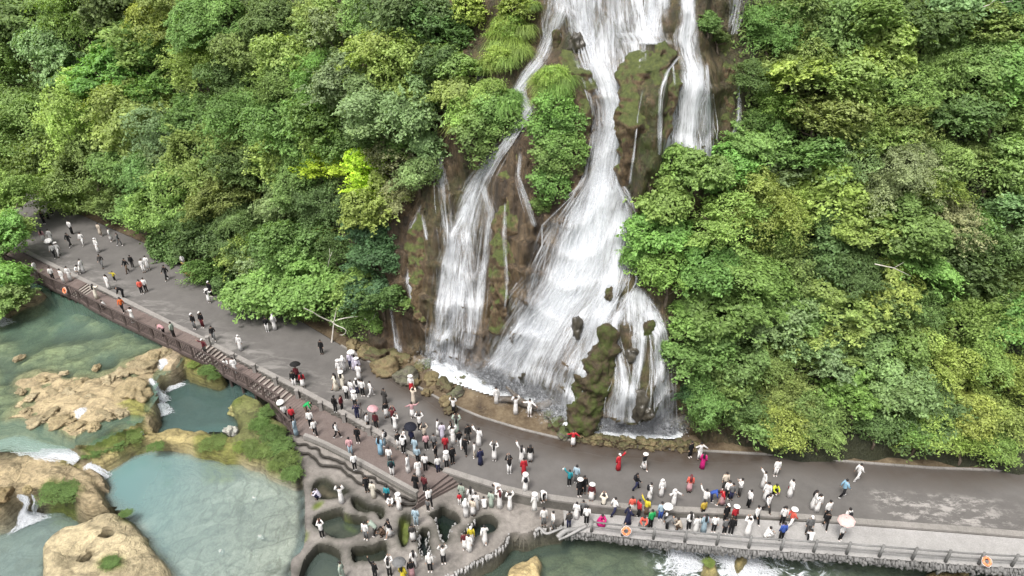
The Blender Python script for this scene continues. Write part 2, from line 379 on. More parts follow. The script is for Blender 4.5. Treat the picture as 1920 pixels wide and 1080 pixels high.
# hollows worn through the island rock
for pts in ([(186,1000),(196,989),(210,993),(208,1003),(192,1005)], [(147,1050),(160,1033),(173,1027),(172,1040),(158,1052)]):
    PAINT.append((PX(pts, -.6), ('add', -.8), .12, (.02, 2.), (.054,.048,.026), None))
# right river under the walkway
paint([(800,1180),(850,1085),(905,1040),(960,1005),(1060,985),(2600,1085),(2600,1500),(800,1500)], W_RIGHT, -2.95, .5, (.25, .6), (.198,.198,.118))
paint([(1200,1040),(1500,1040),(1560,1080),(1500,1300),(1180,1300)], W_RIGHT, -2.75, .5, (.3, .7), (.188,.188,.129))
paint([(940,1400),(945,1075),(970,1050),(1005,1032),(1018,1050),(1010,1075),(1030,1090),(1020,1400)], -1.9, -1.8, .25, (.25, .9), (.495,.386,.198), 'river_rock')
paint([(1370,1058),(1385,1035),(1405,1040),(1402,1068),(1380,1075)], -1.9, -1.7, .2, (.2, 1.), (.327,.267,.118), 'river_rock')
paint([(1310,1075),(1318,1045),(1340,1042),(1350,1060),(1345,1090),(1370,1095),(1360,1300),(1310,1300)], -1.9, -1.75, .25, (.2, 1.), (.336,.286,.118), 'river_rock')
paint([(1740,1062),(1820,1058),(1830,1100),(1730,1100)], -1.9, -2.0, .3, (.3, 1.), (.317,.247,.118), 'river_rock')
paint([(1850,1066),(1930,1070),(1930,1100),(1850,1100)], -1.9, -2.0, .3, (.3, 1.), (.297,.247,.118), 'river_rock')
# the grey travertine terrace below the road
TERR = [(548,820),(533,836),(531,850),(568,876),(565,897),(569,930),(569,960),(569,1007),(563,1033),(541,1048),(543,1080),(545,1250),(800,1250),(838,1100),(855,1075),(880,1062),(905,1046),(927,1038),(945,1022),(956,1003),(968,1000),(985,1006),(1005,996),(1025,992),(1064,987),(1068,925),(1000,905),(940,890),(870,870),(830,865),(700,860),(620,815),(570,800)]
TERR_W = PX(TERR, -.85, 1)
TERR_K = len(PAINT)
PAINT.append((TERR_W, lambda x, y: ztw(x), .10, (.025, .7), GREY, 'terrace'))
L1 = [(550,828),(558,836),(571,834),(580,843),(593,842),(600,856),(609,861),(618,860),(627,863),(646,868),(647,872),(659,884),(678,888),(680,895),(701,895),(710,906),(728,913),(750,933),(762,934),(776,940),(783,934)]
L2 = [(536,836),(544,838),(554,844),(569,851),(578,853),(592,859),(600,871),(608,875),(627,874),(641,879),(647,890),(660,895),(668,906),(680,910),(708,922),(730,938),(752,947),(772,948),(790,944)]
TOPS = [(800,925),(800,860),(570,790),(545,800)]
LINE_KS = (len(PAINT), len(PAINT) + 1)
def scallop(px, z, seed):
    q = G(np.array(px)[:, 0], np.array(px)[:, 1], z)[:, :2]; L = np.linalg.norm(np.diff(q, axis=0), axis=1).sum(); q = resample(smooth_poly(q, 1, False), int(L / .10)); t = np.gradient(q, axis=0); nrm = np.stack([-t[:, 1], t[:, 0]], 1); nrm /= np.linalg.norm(nrm, axis=1, keepdims=True)
    s = np.arange(len(q)) * .10; return q + nrm * (.13 * np.abs(vnoise(s * 1.1, 0 * s, seed=seed)) + .05 * vnoise(s * 2.7, 0 * s, seed=seed + 1))[:, None]
L1W, L2W = scallop(L1, -.6, 3), scallop(L2, -.75, 6)
_tw = lambda z: G(np.array(TOPS)[:, 0], np.array(TOPS)[:, 1], z)[:, :2]
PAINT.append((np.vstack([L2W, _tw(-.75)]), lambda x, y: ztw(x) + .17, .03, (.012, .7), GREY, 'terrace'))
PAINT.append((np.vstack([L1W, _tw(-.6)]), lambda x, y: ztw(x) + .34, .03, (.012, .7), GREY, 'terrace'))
HOLES = [([(585,914),(595,899),(606,895),(616,901),(627,911),(644,916),(655,920),(640,926),(630,932),(612,934),(592,930)], -1.25, 0, (.092,.079,.050)),
    ([(660,934),(667,931),(675,937),(690,947),(704,948),(721,954),(715,973),(711,962),(702,955),(685,959),(671,955),(662,945)], -1.35, 0, HOLE),
    ([(586,979),(593,967),(609,962),(630,954),(640,952),(642,962),(655,967),(674,968),(688,971),(684,987),(674,998),(652,1007),(624,1006),(610,994),(594,988)], -1.75, 1, (.086,.079,.050)),
    ([(585,1031),(598,1020),(615,1024),(638,1035),(635,1060),(634,1100),(630,1160),(560,1160),(563,1080),(568,1055)], -2.1, 1, (.066,.066,.040)),
    ([(659,1026),(684,1025),(702,1022),(716,1013),(724,1019),(724,1040),(717,1048),(695,1051),(675,1048),(664,1054),(661,1040)], -1.6, 1, (.059,.053,.033)),
    ([(752,972),(760,964),(769,966),(766,989),(765,1006),(758,1026),(752,1014),(748,998)], -1.45, 0, (.059,.066,.020)),
    ([(789,992),(802,991),(806,1001),(799,1014),(804,1024),(806,1034),(798,1039),(789,1040),(785,1015)], -2.2, 1, (.023,.026,.020)),
    ([(804,964),(821,959),(830,950),(839,958),(853,961),(863,976),(855,982),(846,983),(842,995),(837,1016),(828,1014),(824,998),(821,980),(814,970)], -2.4, 1, (.020,.025,.020)),
    ([(890,976),(908,967),(922,968),(932,979),(929,990),(918,998),(903,997),(890,1006),(874,1012),(866,1002),(880,987)], -2.2, 1, (.020,.017,.012))]
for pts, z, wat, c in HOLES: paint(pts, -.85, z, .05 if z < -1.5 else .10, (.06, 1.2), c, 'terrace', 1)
for pts in ([(585,950),(595,942),(608,941),(600,950),(588,956)], [(640,962),(652,968),(668,975),(660,982),(646,978)], [(566,1000),(574,990),(582,1000),(576,1014),(568,1018)], [(750,975),(762,968),(766,1000),(756,1010)]):
    PAINT.append((PX(pts, -.85), ('add', -.02), .25, (.03, 2.), MOSS, None))
EDGE_COLS = {}
def terr(x, y, full=True):
    z = np.full(x.shape, -2.95) + .2 * fbm(x * .5, y * .5, seed=61, o=3)
    c = np.empty(x.shape + (3,)); c[:] = BED; oid = np.zeros(x.shape, int)
    wob = .22 * fbm(x * 1.1, y * 1.1, seed=71, o=3)
    for k, (poly, zl, soft, (na, ns), cl, o) in enumerate(PAINT):
        m = (x > poly[:, 0].min() - 1.5) & (x < poly[:, 0].max() + 1.5) & (y > poly[:, 1].min() - 1.5) & (y < poly[:, 1].max() + 1.5)
        if not m.any(): continue
        xx, yy = x[m], y[m]; sd = polysd(xx, yy, poly) + (wob[m] if soft > .15 else 0 if k in LINE_KS else wob[m] * .2)
        f = sst(-soft, soft, sd); nn = na * fbm(xx * ns * 1.3, yy * ns * 1.3, seed=81 + k * 3, o=4)
        if o in ('shoal', 'ledge', 'bridge', 'island', 'verge', 'left_rock', 'river_rock', 'pier_rock'):     # stepped, water-worn limestone
            q = nn * 3.2; nn = nn * .45 + .26 * na * (np.floor(q * 2) + sst(.55, 1, q * 2 - np.floor(q * 2)))
            nn = nn + .22 * np.minimum(sd, 1.2) - .05
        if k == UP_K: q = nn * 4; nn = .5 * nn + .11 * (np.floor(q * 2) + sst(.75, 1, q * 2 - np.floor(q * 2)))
        if isinstance(zl, tuple): zn = z[m] + zl[1] * f + nn * f
        else:
            zt = (zl(xx, yy) if callable(zl) else zl) + nn; zn = z[m] * (1 - f) + zt * f
        z[m] = zn
        cf = sst(-soft * .8, soft * .8, sd)[:, None]
        c[m] = c[m] * (1 - cf) + np.array(cl) * cf
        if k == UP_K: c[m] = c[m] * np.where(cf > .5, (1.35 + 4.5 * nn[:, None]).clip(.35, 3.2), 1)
        if o == 'terrace':                       # algae tone, plus painted shade on step risers and hole walls
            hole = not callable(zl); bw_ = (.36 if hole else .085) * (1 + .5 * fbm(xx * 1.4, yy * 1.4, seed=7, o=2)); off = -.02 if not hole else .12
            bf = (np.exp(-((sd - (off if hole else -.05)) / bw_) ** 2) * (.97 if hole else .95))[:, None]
            if k == TERR_K: bf = (.93 * np.exp(-((sd + .22) / .26) ** 2))[:, None]  # shade below the terrace edge, painted into the tint
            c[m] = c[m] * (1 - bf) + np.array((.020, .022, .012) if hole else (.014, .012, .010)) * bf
        if o is not None:
            t = oid[m]; t[sd > -soft * .35] = 1 + OIDS.index(o); oid[m] = t
    return z, c, oid
OIDS = ['shoal', 'ledge', 'bridge', 'island', 'verge', 'left_rock', 'pier_rock', 'river_rock', 'terrace']
def m_rock():
    t = NT('river_limestone'); v = t.pos(); c = t.attr('tint', 'Color')
    n = t.noise(v, 1.4, 6, .68, .5); f = t.noise(v, 7, 6, .72); l = t.noise(t.pos((.5, .5, 9)), 1.0, 5, .65, .6)
    c = t.mix(1.0, c, t.ramp(n, [(.28, .50), (.5, .95), (.74, 1.3)]), 'MULTIPLY')
    c = t.mix(1.0, c, t.ramp(f, [(.3, .72), (.7, 1.18)]), 'MULTIPLY')
    c = t.mix(t.ramp(l, [(.52, 0.0), (.62, .5)]), c, (.07, .058, .03))
    vo = t.n('TexVoronoi', feature='DISTANCE_TO_EDGE'); dn = t.n('VectorMath', operation='ADD'); nz = t.n('TexNoise'); t.set(nz.inputs['Vector'], v); nz.inputs['Scale'].default_value = .9; t.set(dn.inputs[0], t.pos((.55, .9, .8))); t.set(dn.inputs[1], nz.outputs[1]); t.set(vo.inputs['Vector'], dn.outputs[0]); vo.inputs['Scale'].default_value = .6
    vc = t.n('TexVoronoi'); t.set(vc.inputs['Vector'], dn.outputs[0]); vc.inputs['Scale'].default_value = .6
    c = t.mix(t.ramp(vo.outputs['Distance'], [(.0, .35), (.06, 0.0)]), c, (.035, .03, .018))
    c = t.mix(.75, c, t.mix(1, c, t.ramp(t.n('SeparateColor', Color=vc.outputs['Color']).outputs[0], [(.1, .78), (.9, 1.2)]), 'MULTIPLY'))
    return t.done(t.bsdf(c, .7, t.math('ADD', f, t.math('MULTIPLY', l, 1.2)), .9, .14))
def m_terrace():
    t = NT('travertine_terrace'); v = t.pos(); c = t.attr('tint', 'Color')
    n = t.noise(v, .55, 5, .6); f = t.noise(v, 14, 4, .7)
    c = t.mix(1.0, c, t.ramp(n, [(.3, .62), (.7, 1.2)]), 'MULTIPLY')
    c = t.mix(1.0, c, t.ramp(t.noise(v, 2.6, 6, .72, .4), [(.32, .68), (.66, 1.18)]), 'MULTIPLY')
    c = t.mix(1.0, c, t.ramp(f, [(.3, .85), (.7, 1.1)]), 'MULTIPLY')
    return t.done(t.bsdf(c, .62, f, .2, .02))
MAT_ROCK, MAT_TERR = m_rock(), m_terrace()
RX0 = G(540, 900, -.9)[0] - 1.0
gx = np.r_[np.arange(-72, RX0, .19), np.arange(RX0, 5.2, .075), np.arange(5.2, 46, .28)]
gy = np.r_[np.arange(14, 41, .085), np.arange(41, 84, .24)]
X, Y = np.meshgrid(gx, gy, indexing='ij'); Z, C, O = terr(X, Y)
n = len(gy); i = (np.arange(len(gx) - 1)[:, None] * n + np.arange(n - 1)[None])
quads = np.stack([i, i + n, i + n + 1, i + 1], -1)
cx_, cy_ = X[:-1, :-1], Y[:-1, :-1]; keep = (cy_ < yf(cx_) + .6)
of = O[:-1, :-1]
def cut(mask):
    q = quads[mask & keep]; u, inv = np.unique(q, return_inverse=True)
    return np.stack([X, Y, Z], -1).reshape(-1, 3)[u], inv.reshape(-1, 4), C.reshape(-1, 3)[u]
ROCK_INFO = {'shoal': ('river_shoal', 'broad tan limestone shoal with worn ledges above the small cascades', 'rock shoal'),
    'ledge': ('rock_ledge', 'flat tan rock ledge between two streams with a green mossy cushion', 'rock ledge'),
    'bridge': ('rock_bar', 'curved ochre rock bar with moss dividing the two pools', 'rock bar'),
    'island': ('rock_island', 'large pale tan rock island with worn holes in the pool', 'rock'),
    'verge': ('river_verge', 'overgrown green river bank under the boardwalk corner', 'bank'),
    'left_rock': ('river_rock', 'tan rock slab under the leafy tree beside the green upper pool', 'rock'),
    'pier_rock': ('river_rock', 'mossy rock foot carrying the boardwalk beside the twin cascade', 'rock'),
    'river_rock': None}
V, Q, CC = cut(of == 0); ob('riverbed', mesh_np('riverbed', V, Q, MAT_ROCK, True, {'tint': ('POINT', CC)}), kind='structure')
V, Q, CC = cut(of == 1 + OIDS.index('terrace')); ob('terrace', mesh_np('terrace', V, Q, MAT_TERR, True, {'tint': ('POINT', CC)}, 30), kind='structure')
for k, info in ROCK_INFO.items():
    m = of == 1 + OIDS.index(k)
    if not m.any(): continue
    if info: V, Q, CC = cut(m); ob(info[0], mesh_np(info[0], V, Q, MAT_ROCK, True, {'tint': ('POINT', CC)}, 38), None, info[1], info[2])
    else:
        for (ua, ub, lab) in [(900,1200,'pale ochre rock poking out of the shallow water below the terrace edge'), (1290,1362,'rounded rock with a green cap splitting the white rapids'),
                              (1362,1450,'brown rock hugging the walkway beside the white rapids'), (1700,1841,'brown rock below the far orange lifebuoy'), (1841,2100,'brown rock at the far end under the walkway')]:
            px_a, px_b = G(ua, 1060, -2)[0], G(ub, 1060, -2)[0]; mm = m & (cx_ >= px_a) & (cx_ < px_b)
            if mm.any(): V, Q, CC = cut(mm); ob('river_rock', mesh_np('river_rock', V, Q, MAT_ROCK, True, {'tint': ('POINT', CC)}), None, lab, 'rock')

# ================================================================ WATER
def m_water(name, shallow, deep, dens, rough=.06, foam=.0):
    t = NT(name); v = t.pos(); d = t.attr('depth')
    k = t.math('SUBTRACT', 1.0, t.math('POWER', 2.718, t.math('MULTIPLY', d, -dens)), True)
    c = t.mix(k, shallow, deep)
    n = t.noise(t.pos((1, 1.3, 1)), 2.4, 4, .6, .4)
    if foam:
        fm = t.noise(t.pos((1.0, 1.6, 1)), .9, 6, .7, 1.5); ff = t.math('MULTIPLY', t.ramp(fm, [(.46, 0.0), (.60, 1.0)]), t.attr('foam'))
        c = t.mix(ff, c, (.62, .65, .67)); k = t.math('MAXIMUM', k, ff)
    surf = t.bsdf(c, rough, n, .12, .05, .5)
    tr = t.n('BsdfTransparent'); t.set(tr.inputs[0], t.mix(.45, (1, 1, 1), t.mix(1, shallow, (1.9, 1.9, 1.9), 'MULTIPLY')))
    mx = t.n('MixShader'); t.set(mx.inputs[0], t.math('ADD', t.math('MULTIPLY', k, .92), .05, True)); t.t.links.new(tr.outputs[0], mx.inputs[1]); t.t.links.new(surf, mx.inputs[2])
    return t.done(mx.outputs[0])
MW_UP = m_water('upper_pool_water', (.20,.29,.225), (.035,.125,.085), .42)
MW_MAIN = m_water('turquoise_water', (.34,.41,.385), (.045,.185,.195), .36)
MW_MID = m_water('mid_pool_water', (.13,.19,.17), (.035,.095,.088), .5, .10)
MW_LOW = m_water('lower_pool_water', (.30,.37,.35), (.10,.19,.19), .6)
MW_HOLE = m_water('hole_water', (.14,.18,.155), (.05,.075,.07), .8)
MW_DARK = m_water('dark_hole_water', (.03,.04,.035), (.008,.014,.012), 2.0)
MW_RIV = m_water('river_water', (.16,.22,.18), (.018,.060,.050), .38, .12, 1.0)
def water(name, px, z, mat, step=.3, grow=.35, rip=.02, foam=None):
    poly = PX(px, z); x0, y0 = poly.min(0) - 1; x1, y1 = poly.max(0) + 1
    ax = np.arange(x0, x1, step); ay = np.arange(y0, y1, step); Xw, Yw = np.meshgrid(ax, ay, indexing='ij')
    sd = polysd(Xw, Yw, poly); zt = terr(Xw, Yw)[0]
    n = len(ay); i = np.arange(len(ax) - 1)[:, None] * n + np.arange(n - 1)[None]; q = np.stack([i, i + n, i + n + 1, i + 1], -1)
    ok = ((sd > -grow) & (zt < z + .5)) ; okf = (ok[:-1, :-1] | ok[1:, :-1] | ok[1:, 1:] | ok[:-1, 1:]) & (Yw[:-1, :-1] < yf(Xw[:-1, :-1]) - .1)
    q = q[okf]; u, inv = np.unique(q, return_inverse=True)
    Zw = z + rip * fbm(Xw * 1.6, Yw * 2.0, seed=91, o=3)
    at = {'depth': ('POINT', np.clip(z - zt, 0, 5).ravel()[u]), 'foam': ('POINT', (foam(Xw, Yw) if foam else np.zeros_like(Xw)).ravel()[u])}
    return ob(name, mesh_np(name, np.stack([Xw, Yw, Zw], -1).reshape(-1, 3)[u], inv.reshape(-1, 4), mat, True, at), kind='structure')
water('upper_pool_water', [(-300,540),(60,525),(200,570),(345,645),(332,690),(289,703),(286,780),(205,812),(165,838),(-300,860)], W_UP, MW_UP, .3, 0, .015)
water('middle_pool_water', [(280,800),(290,700),(330,685),(430,695),(480,735),(470,770),(430,805),(300,812)], W_MID, MW_MID, .25, .2, .05)
water('main_pool_water', [(180,880),(240,840),(330,835),(440,860),(530,885),(575,895),(578,1010),(555,1050),(556,1400),(290,1400),(300,1080),(275,1000),(245,945),(185,925)], W_MAIN, MW_MAIN, .3, .3, .015)
water('lower_pool_water', [(-300,950),(30,915),(120,935),(195,945),(140,990),(75,1045),(66,1400),(-300,1400)], W_LOW, MW_LOW, .3, .3, .03)
def rfoam(x, y):
    a, b, c2, d2 = G(1225,1050,-2.2)[0], G(1300,1050,-2.2)[0], G(1370,1060,-2.2)[0], G(1480,1060,-2.2)[0]
    return np.clip(sst(a - 1, a + .6, x) * (1 - sst(d2, d2 + 5, x)) * 1.0, 0, 1)
water('river_water', [(790,1200),(840,1085),(900,1036),(960,998),(1060,975),(2600,1065),(2600,1450),(790,1450)], W_RIGHT, MW_RIV, .22, .3, .07, rfoam)
for _k, (pts, z, wat, c) in enumerate(HOLES):
    if wat: water('terrace_pool_water', pts, W_HOLE, MW_DARK if _k >= 6 else MW_HOLE, .12, .15, .004)

M_RISER = simple('shaded_riser_lime', (.012,.010,.008), (.035,.030,.024), 5, .6, .4)  # shade of the step risers put into dark, algae-toned strips
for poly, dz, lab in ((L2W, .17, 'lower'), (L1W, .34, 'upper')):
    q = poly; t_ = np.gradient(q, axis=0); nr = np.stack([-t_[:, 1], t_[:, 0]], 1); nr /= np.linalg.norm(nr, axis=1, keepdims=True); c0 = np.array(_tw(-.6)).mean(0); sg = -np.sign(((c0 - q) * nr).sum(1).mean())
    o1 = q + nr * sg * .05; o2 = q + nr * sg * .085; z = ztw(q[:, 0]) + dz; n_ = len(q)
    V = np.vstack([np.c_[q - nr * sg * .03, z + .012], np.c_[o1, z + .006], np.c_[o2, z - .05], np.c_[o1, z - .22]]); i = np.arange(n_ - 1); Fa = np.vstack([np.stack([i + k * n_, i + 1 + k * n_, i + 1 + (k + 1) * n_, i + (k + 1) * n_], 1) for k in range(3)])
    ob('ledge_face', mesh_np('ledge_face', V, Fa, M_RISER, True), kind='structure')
# ================================================================ BUILT THINGS: boardwalk, wall, steps, walkway, railings
def m_planks(name, c1, c2, rough=.75):
    t = NT(name); v = t.pos(); n = t.noise(v, 2.2, 4, .6); f = t.noise(v, 12, 4, .7); g = t.noise(v, .5, 3)
    c = t.mix(.5, t.ramp(n, [(.3, c1), (.7, c2)]), t.ramp(g, [(.3, c1), (.7, c2)]))
    c = t.mix(1, c, t.ramp(f, [(.3, .8), (.7, 1.15)]), 'MULTIPLY')
    return t.done(t.bsdf(c, rough, f, .3, .02))
M_DECK = m_planks('deck_boards', (.103,.076,.068), (.165,.130,.117))
M_PAVE = m_planks('pink_brown_paving', (.099,.076,.067), (.142,.115,.106))
M_TREAD = m_planks('step_edges', (.238,.205,.178), (.330,.297,.264))
M_RAIL = m_planks('dark_rail_timber', (.050,.036,.032), (.089,.069,.063))
M_WALL = m_planks('wall_stone', (.066,.061,.053), (.172,.162,.145))
M_COPE = m_planks('coping_stone', (.178,.165,.152), (.264,.247,.231))
M_KERB = m_planks('kerb_stone', (.158,.149,.135), (.251,.234,.218))
M_WALK = m_planks('pale_concrete', (.22,.212,.205), (.31,.30,.29))
M_FAUX = m_planks('grey_faux_log', (.099,.096,.092), (.198,.195,.191))
M_FRINGE = m_planks('grey_lime_fringe', (.075,.073,.070), (.20,.195,.19))
M_ROOT = m_planks('pale_root', (.165,.162,.158), (.330,.320,.310))
ORANGE = simple('lifebuoy_orange', (.75,.16,.06), (.85,.24,.10), 8, .5)
PALEOR = simple('faded_orange', (.62,.27,.16), (.70,.34,.22), 8, .5)
WHITE = simple('white_paint', (.75,.74,.72), (.82,.81,.79), 8, .5)

STN = [((-70,430),(-92,444),1.36),((18,473),(-8,484),1.33),((85,500),(55,515),1.30),((134,523),(103,541),1.27),((160,534),(131,553),1.25),
       ((178,543),(150,562),.90),((197,552),(166,573),.90),((247,572),(212,597),.88),((297,597),(262,621),.87),((350,623),(315,646),.86),((390,643),(362,668),.85),
       ((428,667),(402,688),.30),((450,682),(420,700),.28),((490,704),(465,724),.25),((549,746),(527,762),-.30),((556,750),(513,773),-.30),((600,774),(552,812),-.30)]
DI = np.array([G(a[0], a[1], z) for a, b, z in STN]); DO = np.array([G(b[0], b[1], z) for a, b, z in STN])
for k in range(len(DI)):                       # the deck butts against the road wall
    DI[k, 1] = yf(DI[k, 0]) - .34
boardwalk = empty('boardwalk', DI[0], 'brown timber boardwalk with steps running down beside the road', 'boardwalk')
boardwalk.location = (0, 0, 0)
FLIGHTS = {4: 3, 10: 5, 13: 6}
planks = MB(); beams = MB()
for k in range(len(STN) - 1):
    a0, a1, b0, b1 = DI[k], DI[k + 1], DO[k], DO[k + 1]
    if k in FLIGHTS:
        m = FLIGHTS[k] + 1
        for j in range(m):
            t0, t1 = j / m, (j + 1) / m; z = a0[2] + (a1[2] - a0[2]) * (j + 1) / m if j < m - 1 else a1[2]
            P = [a0 + (a1 - a0) * t0, a0 + (a1 - a0) * t1, b0 + (b1 - b0) * t1, b0 + (b1 - b0) * t0]
            tr = MB(); lo = [np.array([p[0], p[1], z - .35]) for p in P]; hi = [np.array([p[0], p[1], z]) for p in P]
            tr.add(lo + hi, [(3, 2, 1, 0), (4, 5, 6, 7), (0, 1, 5, 4), (1, 2, 6, 5), (2, 3, 7, 6), (3, 0, 4, 7)])
            st = ob('step', tr.mesh('step', M_PAVE), boardwalk)
            if j < m - 1 or True:
                q0, q1 = hi[1], hi[2]; e = (hi[0] - hi[1]); e = e / (np.linalg.norm(e) + 1e-9) * .10
                nb = MB(); nb.beam(q0 + e + [0, 0, .022], q1 + e + [0, 0, .022], .16, .04)
                ob('nosing', nb.mesh('nosing', M_TREAD), st)
    else:
        L = np.linalg.norm((a0 + b0) / 2 - (a1 + b1) / 2); m = max(1, int(L / .24))
        for j in range(m):
            t0, t1 = (j + .04) / m, (j + .96) / m; dz = rnd.uniform(-.006, .006)
            P = [a0 + (a1 - a0) * t0, a0 + (a1 - a0) * t1, b0 + (b1 - b0) * t1, b0 + (b1 - b0) * t0]
            lo = [p + [0, 0, -.06 + dz] for p in P]; hi = [p + [0, 0, dz] for p in P]
            planks.add(lo + hi, [(3, 2, 1, 0), (4, 5, 6, 7), (0, 1, 5, 4), (1, 2, 6, 5), (2, 3, 7, 6), (3, 0, 4, 7)])
    for p0, p1 in ((a0, a1), (b0, b1)): beams.beam(p0 + [0, 0, -.2], p1 + [0, 0, -.2], .14, .26)
ob('plank_deck', planks.mesh('plank_deck', M_DECK), boardwalk, kind='stuff')
ob('edge_beams', beams.mesh('edge_beams', M_RAIL), boardwalk)
for k in range(0, len(DO) - 1):
    for t in (0.15, .65):
        p = DO[k] + (DO[k + 1] - DO[k]) * t + [0, .25, 0]; zb = terr(np.array([p[0]]), np.array([p[1]]))[0][0]
        pl = MB(); pl.tube([p + [0, 0, -.3], [p[0], p[1], min(zb, p[2] - .6) - .2]], .11, 7); ob('pile', pl.mesh('pile', M_RAIL), boardwalk)
# lower walkway between its two kerbs
LW = [((600,774),(552,812),-.30),((640,797),(592,824),-.28),((720,840),(680,868),-.22),((775,866),(735,899),-.14),((831,885),(783,925),-.05)]
LI = np.array([G(a[0], a[1], z) for a, b, z in LW]); LO = np.array([G(b[0], b[1], z) for a, b, z in LW])
for k in range(len(LI)): LI[k, 1] = max(LI[k, 1], yf(LI[k, 0]) - .36)
LI[0], LO[0] = DI[-1], DO[-1]
LIr, LOr = resample(smooth_poly(LI, 1, False), 40), resample(smooth_poly(LO, 1, False), 40)
tt = np.linspace(0, 1, 14); V = (LIr[:, None] * (1 - tt[:, None]) + LOr[:, None] * tt[:, None]).reshape(-1, 3)
i = np.arange(39)[:, None] * 14 + np.arange(13)[None]; Fa = np.stack([i, i + 1, i + 15, i + 14], -1).reshape(-1, 4)
ob('footpath', mesh_np('footpath', V, Fa[:, ::-1], M_PAVE, False), kind='structure')
kb = MB(); kb_w = MB()
for k in range(3, 39): kb.beam(LOr[k] + [0, 0, .02], LOr[k + 1] + [0, 0, .02], .26, .30)
ob('kerb', kb.mesh('kerb', M_KERB), None, 'pale stone kerb along the terrace side of the footpath', 'kerb')
for k in range(3, 39): kb_w.beam(LOr[k] + [0, -.08, -.45], LOr[k + 1] + [0, -.08, -.45], .2, .6)
ob('kerb_footing', kb_w.mesh('kerb_footing', M_WALL), kind='structure')
# inner kerb between road and footpath
ik = MB()
for k in range(14, 34):
    a, b = LIr[k] + [0, .12, .10], LIr[k + 1] + [0, .12, .10]; ik.beam(a, b, .24, .22)
ob('kerb', ik.mesh('kerb', M_KERB), None, 'pale stone kerb dividing the footpath from the crowded road', 'kerb')
# low wall carrying the road edge above the boardwalk
x0, x1 = GR(-90, 405)[0], GR(770, 846)[0]
wall = empty('retaining_wall', (0, 0, 0), 'low stone wall with pale coping between road and boardwalk', 'wall')
wx = np.arange(x0, x1, .6); wm = MB(); cm = MB()
dk = lambda x: np.interp(x, np.r_[DI[:, 0], LI[1:, 0]], np.r_[DI[:, 2], LI[1:, 2]])
for a, b in zip(wx[:-1], wx[1:]):
    za, zb = float(zroad(a)), float(zroad(b)); ya, yb2 = float(yf(a)) - .16, float(yf(b)) - .16
    la, lb = float(dk(a)) - .5, float(dk(b)) - .5
    V = [(a, ya - .15, la), (b, yb2 - .15, lb), (b, yb2 + .15, lb), (a, ya + .15, la), (a, ya - .15, za + .06), (b, yb2 - .15, zb + .06), (b, yb2 + .15, zb + .06), (a, ya + .15, za + .06)]
    wm.add(V, [(0, 1, 5, 4), (2, 3, 7, 6), (4, 5, 6, 7)])
    cm.beam((a, ya, za + .12), (b - .012, yb2, zb + .12), .38, .12)
ob('wall_body', wm.mesh('wall_body', M_WALL), wall); ob('coping', cm.mesh('coping', M_COPE), wall)
lat = MB()                                     # rough-hewn stones on the wall face
for x in np.arange(x0, x1, .42):
    z0, z1 = float(dk(x)), float(zroad(x))
    for q in range(2):
        zz = z0 + (z1 - z0) * (q + .5) / 2; lat.box((x + rnd.uniform(-.08, .08), float(yf(x)) - .33, zz), (.36 + rnd.uniform(-.08, .04), .08, max(.05, (z1 - z0) / 2 - .07)), 0)
ob('facing_stones', lat.mesh('facing_stones', M_WALL), wall, kind='stuff')
pil = MB(); pil.box((0, 0, .35), (.24, .24, .8)); pil.box((0, 0, .79), (.30, .30, .08)); pil_me = pil.mesh('pillar', M_COPE)
for u, v in [(398,643),(440,670),(478,694),(515,718),(553,743),(598,767),(642,792),(690,818)]:
    p = GR(u, v); x = p[0]; ob('pillar', pil_me, wall, loc=(x, float(yf(x)) - .46, float(dk(x)) - .05))
# railing on the river side of the boardwalk
rail = empty('boardwalk_railing', (0, 0, 0), 'dark brown timber railing along the river side of the boardwalk', 'railing')
RP = [p for p in DO[:15]] + [G(511, 771, -.3), G(548, 811, -.3)]
posts = MB(); posts.box((0, 0, .5), (.12, .12, 1.1)); post_me = posts.mesh('post', M_RAIL)
bal = MB()
for k in range(len(RP) - 1):
    a, b = np.array(RP[k]) + [0, 0, 0], np.array(RP[k + 1]); L = np.linalg.norm(b - a); m = max(1, round(L / 1.7))
    tr = MB(); tr.beam(a + [0, 0, 1.02], b + [0, 0, 1.02], .13, .08); ob('top_rail', tr.mesh('top_rail', M_RAIL), rail)
    tr = MB(); tr.beam(a + [0, 0, .18], b + [0, 0, .18], .07, .06); ob('bottom_rail', tr.mesh('bottom_rail', M_RAIL), rail)
    for j in range(m): ob('post', post_me, rail, loc=a + (b - a) * j / m)
    nb = max(2, int(L / .22))
    for j in range(nb):
        p = a + (b - a) * (j + .5) / nb; bal.beam(p + [0, 0, .18], p + [0, 0, 1.0], .035, .035, (0, 1, 0))
ob('balusters', bal.mesh('balusters', M_RAIL), rail, kind='stuff')
# fan of steps down to the terrace
stairs = empty('terrace_steps', (0, 0, 0), 'fan of brown stone steps from the footpath down to the grey terrace', 'steps')
SL = [((832,884),(783,925)),((842,891),(784,933)),((851,896),(783,940)),((860,899),(780,947)),((870,902),(772,953))]
for k in range(4):
    z = -.05 - .2 * (k + 0) if k == 0 else -.05 - .2 * k
    P = [G(*SL[k][0], z), G(*SL[k + 1][0], z), G(*SL[k + 1][1], z), G(*SL[k][1], z)]
    P[0][1] = max(P[0][1], yf(P[0][0]) - .1); P[1][1] = max(P[1][1], yf(P[1][0]) - .1)
    s = MB(); lo = [p + [0, 0, -.9] for p in P]; s.add(lo + P, [(3, 2, 1, 0), (4, 5, 6, 7), (0, 1, 5, 4), (1, 2, 6, 5), (2, 3, 7, 6), (3, 0, 4, 7)])
    ob('step', s.mesh('step', M_PAVE), stairs)
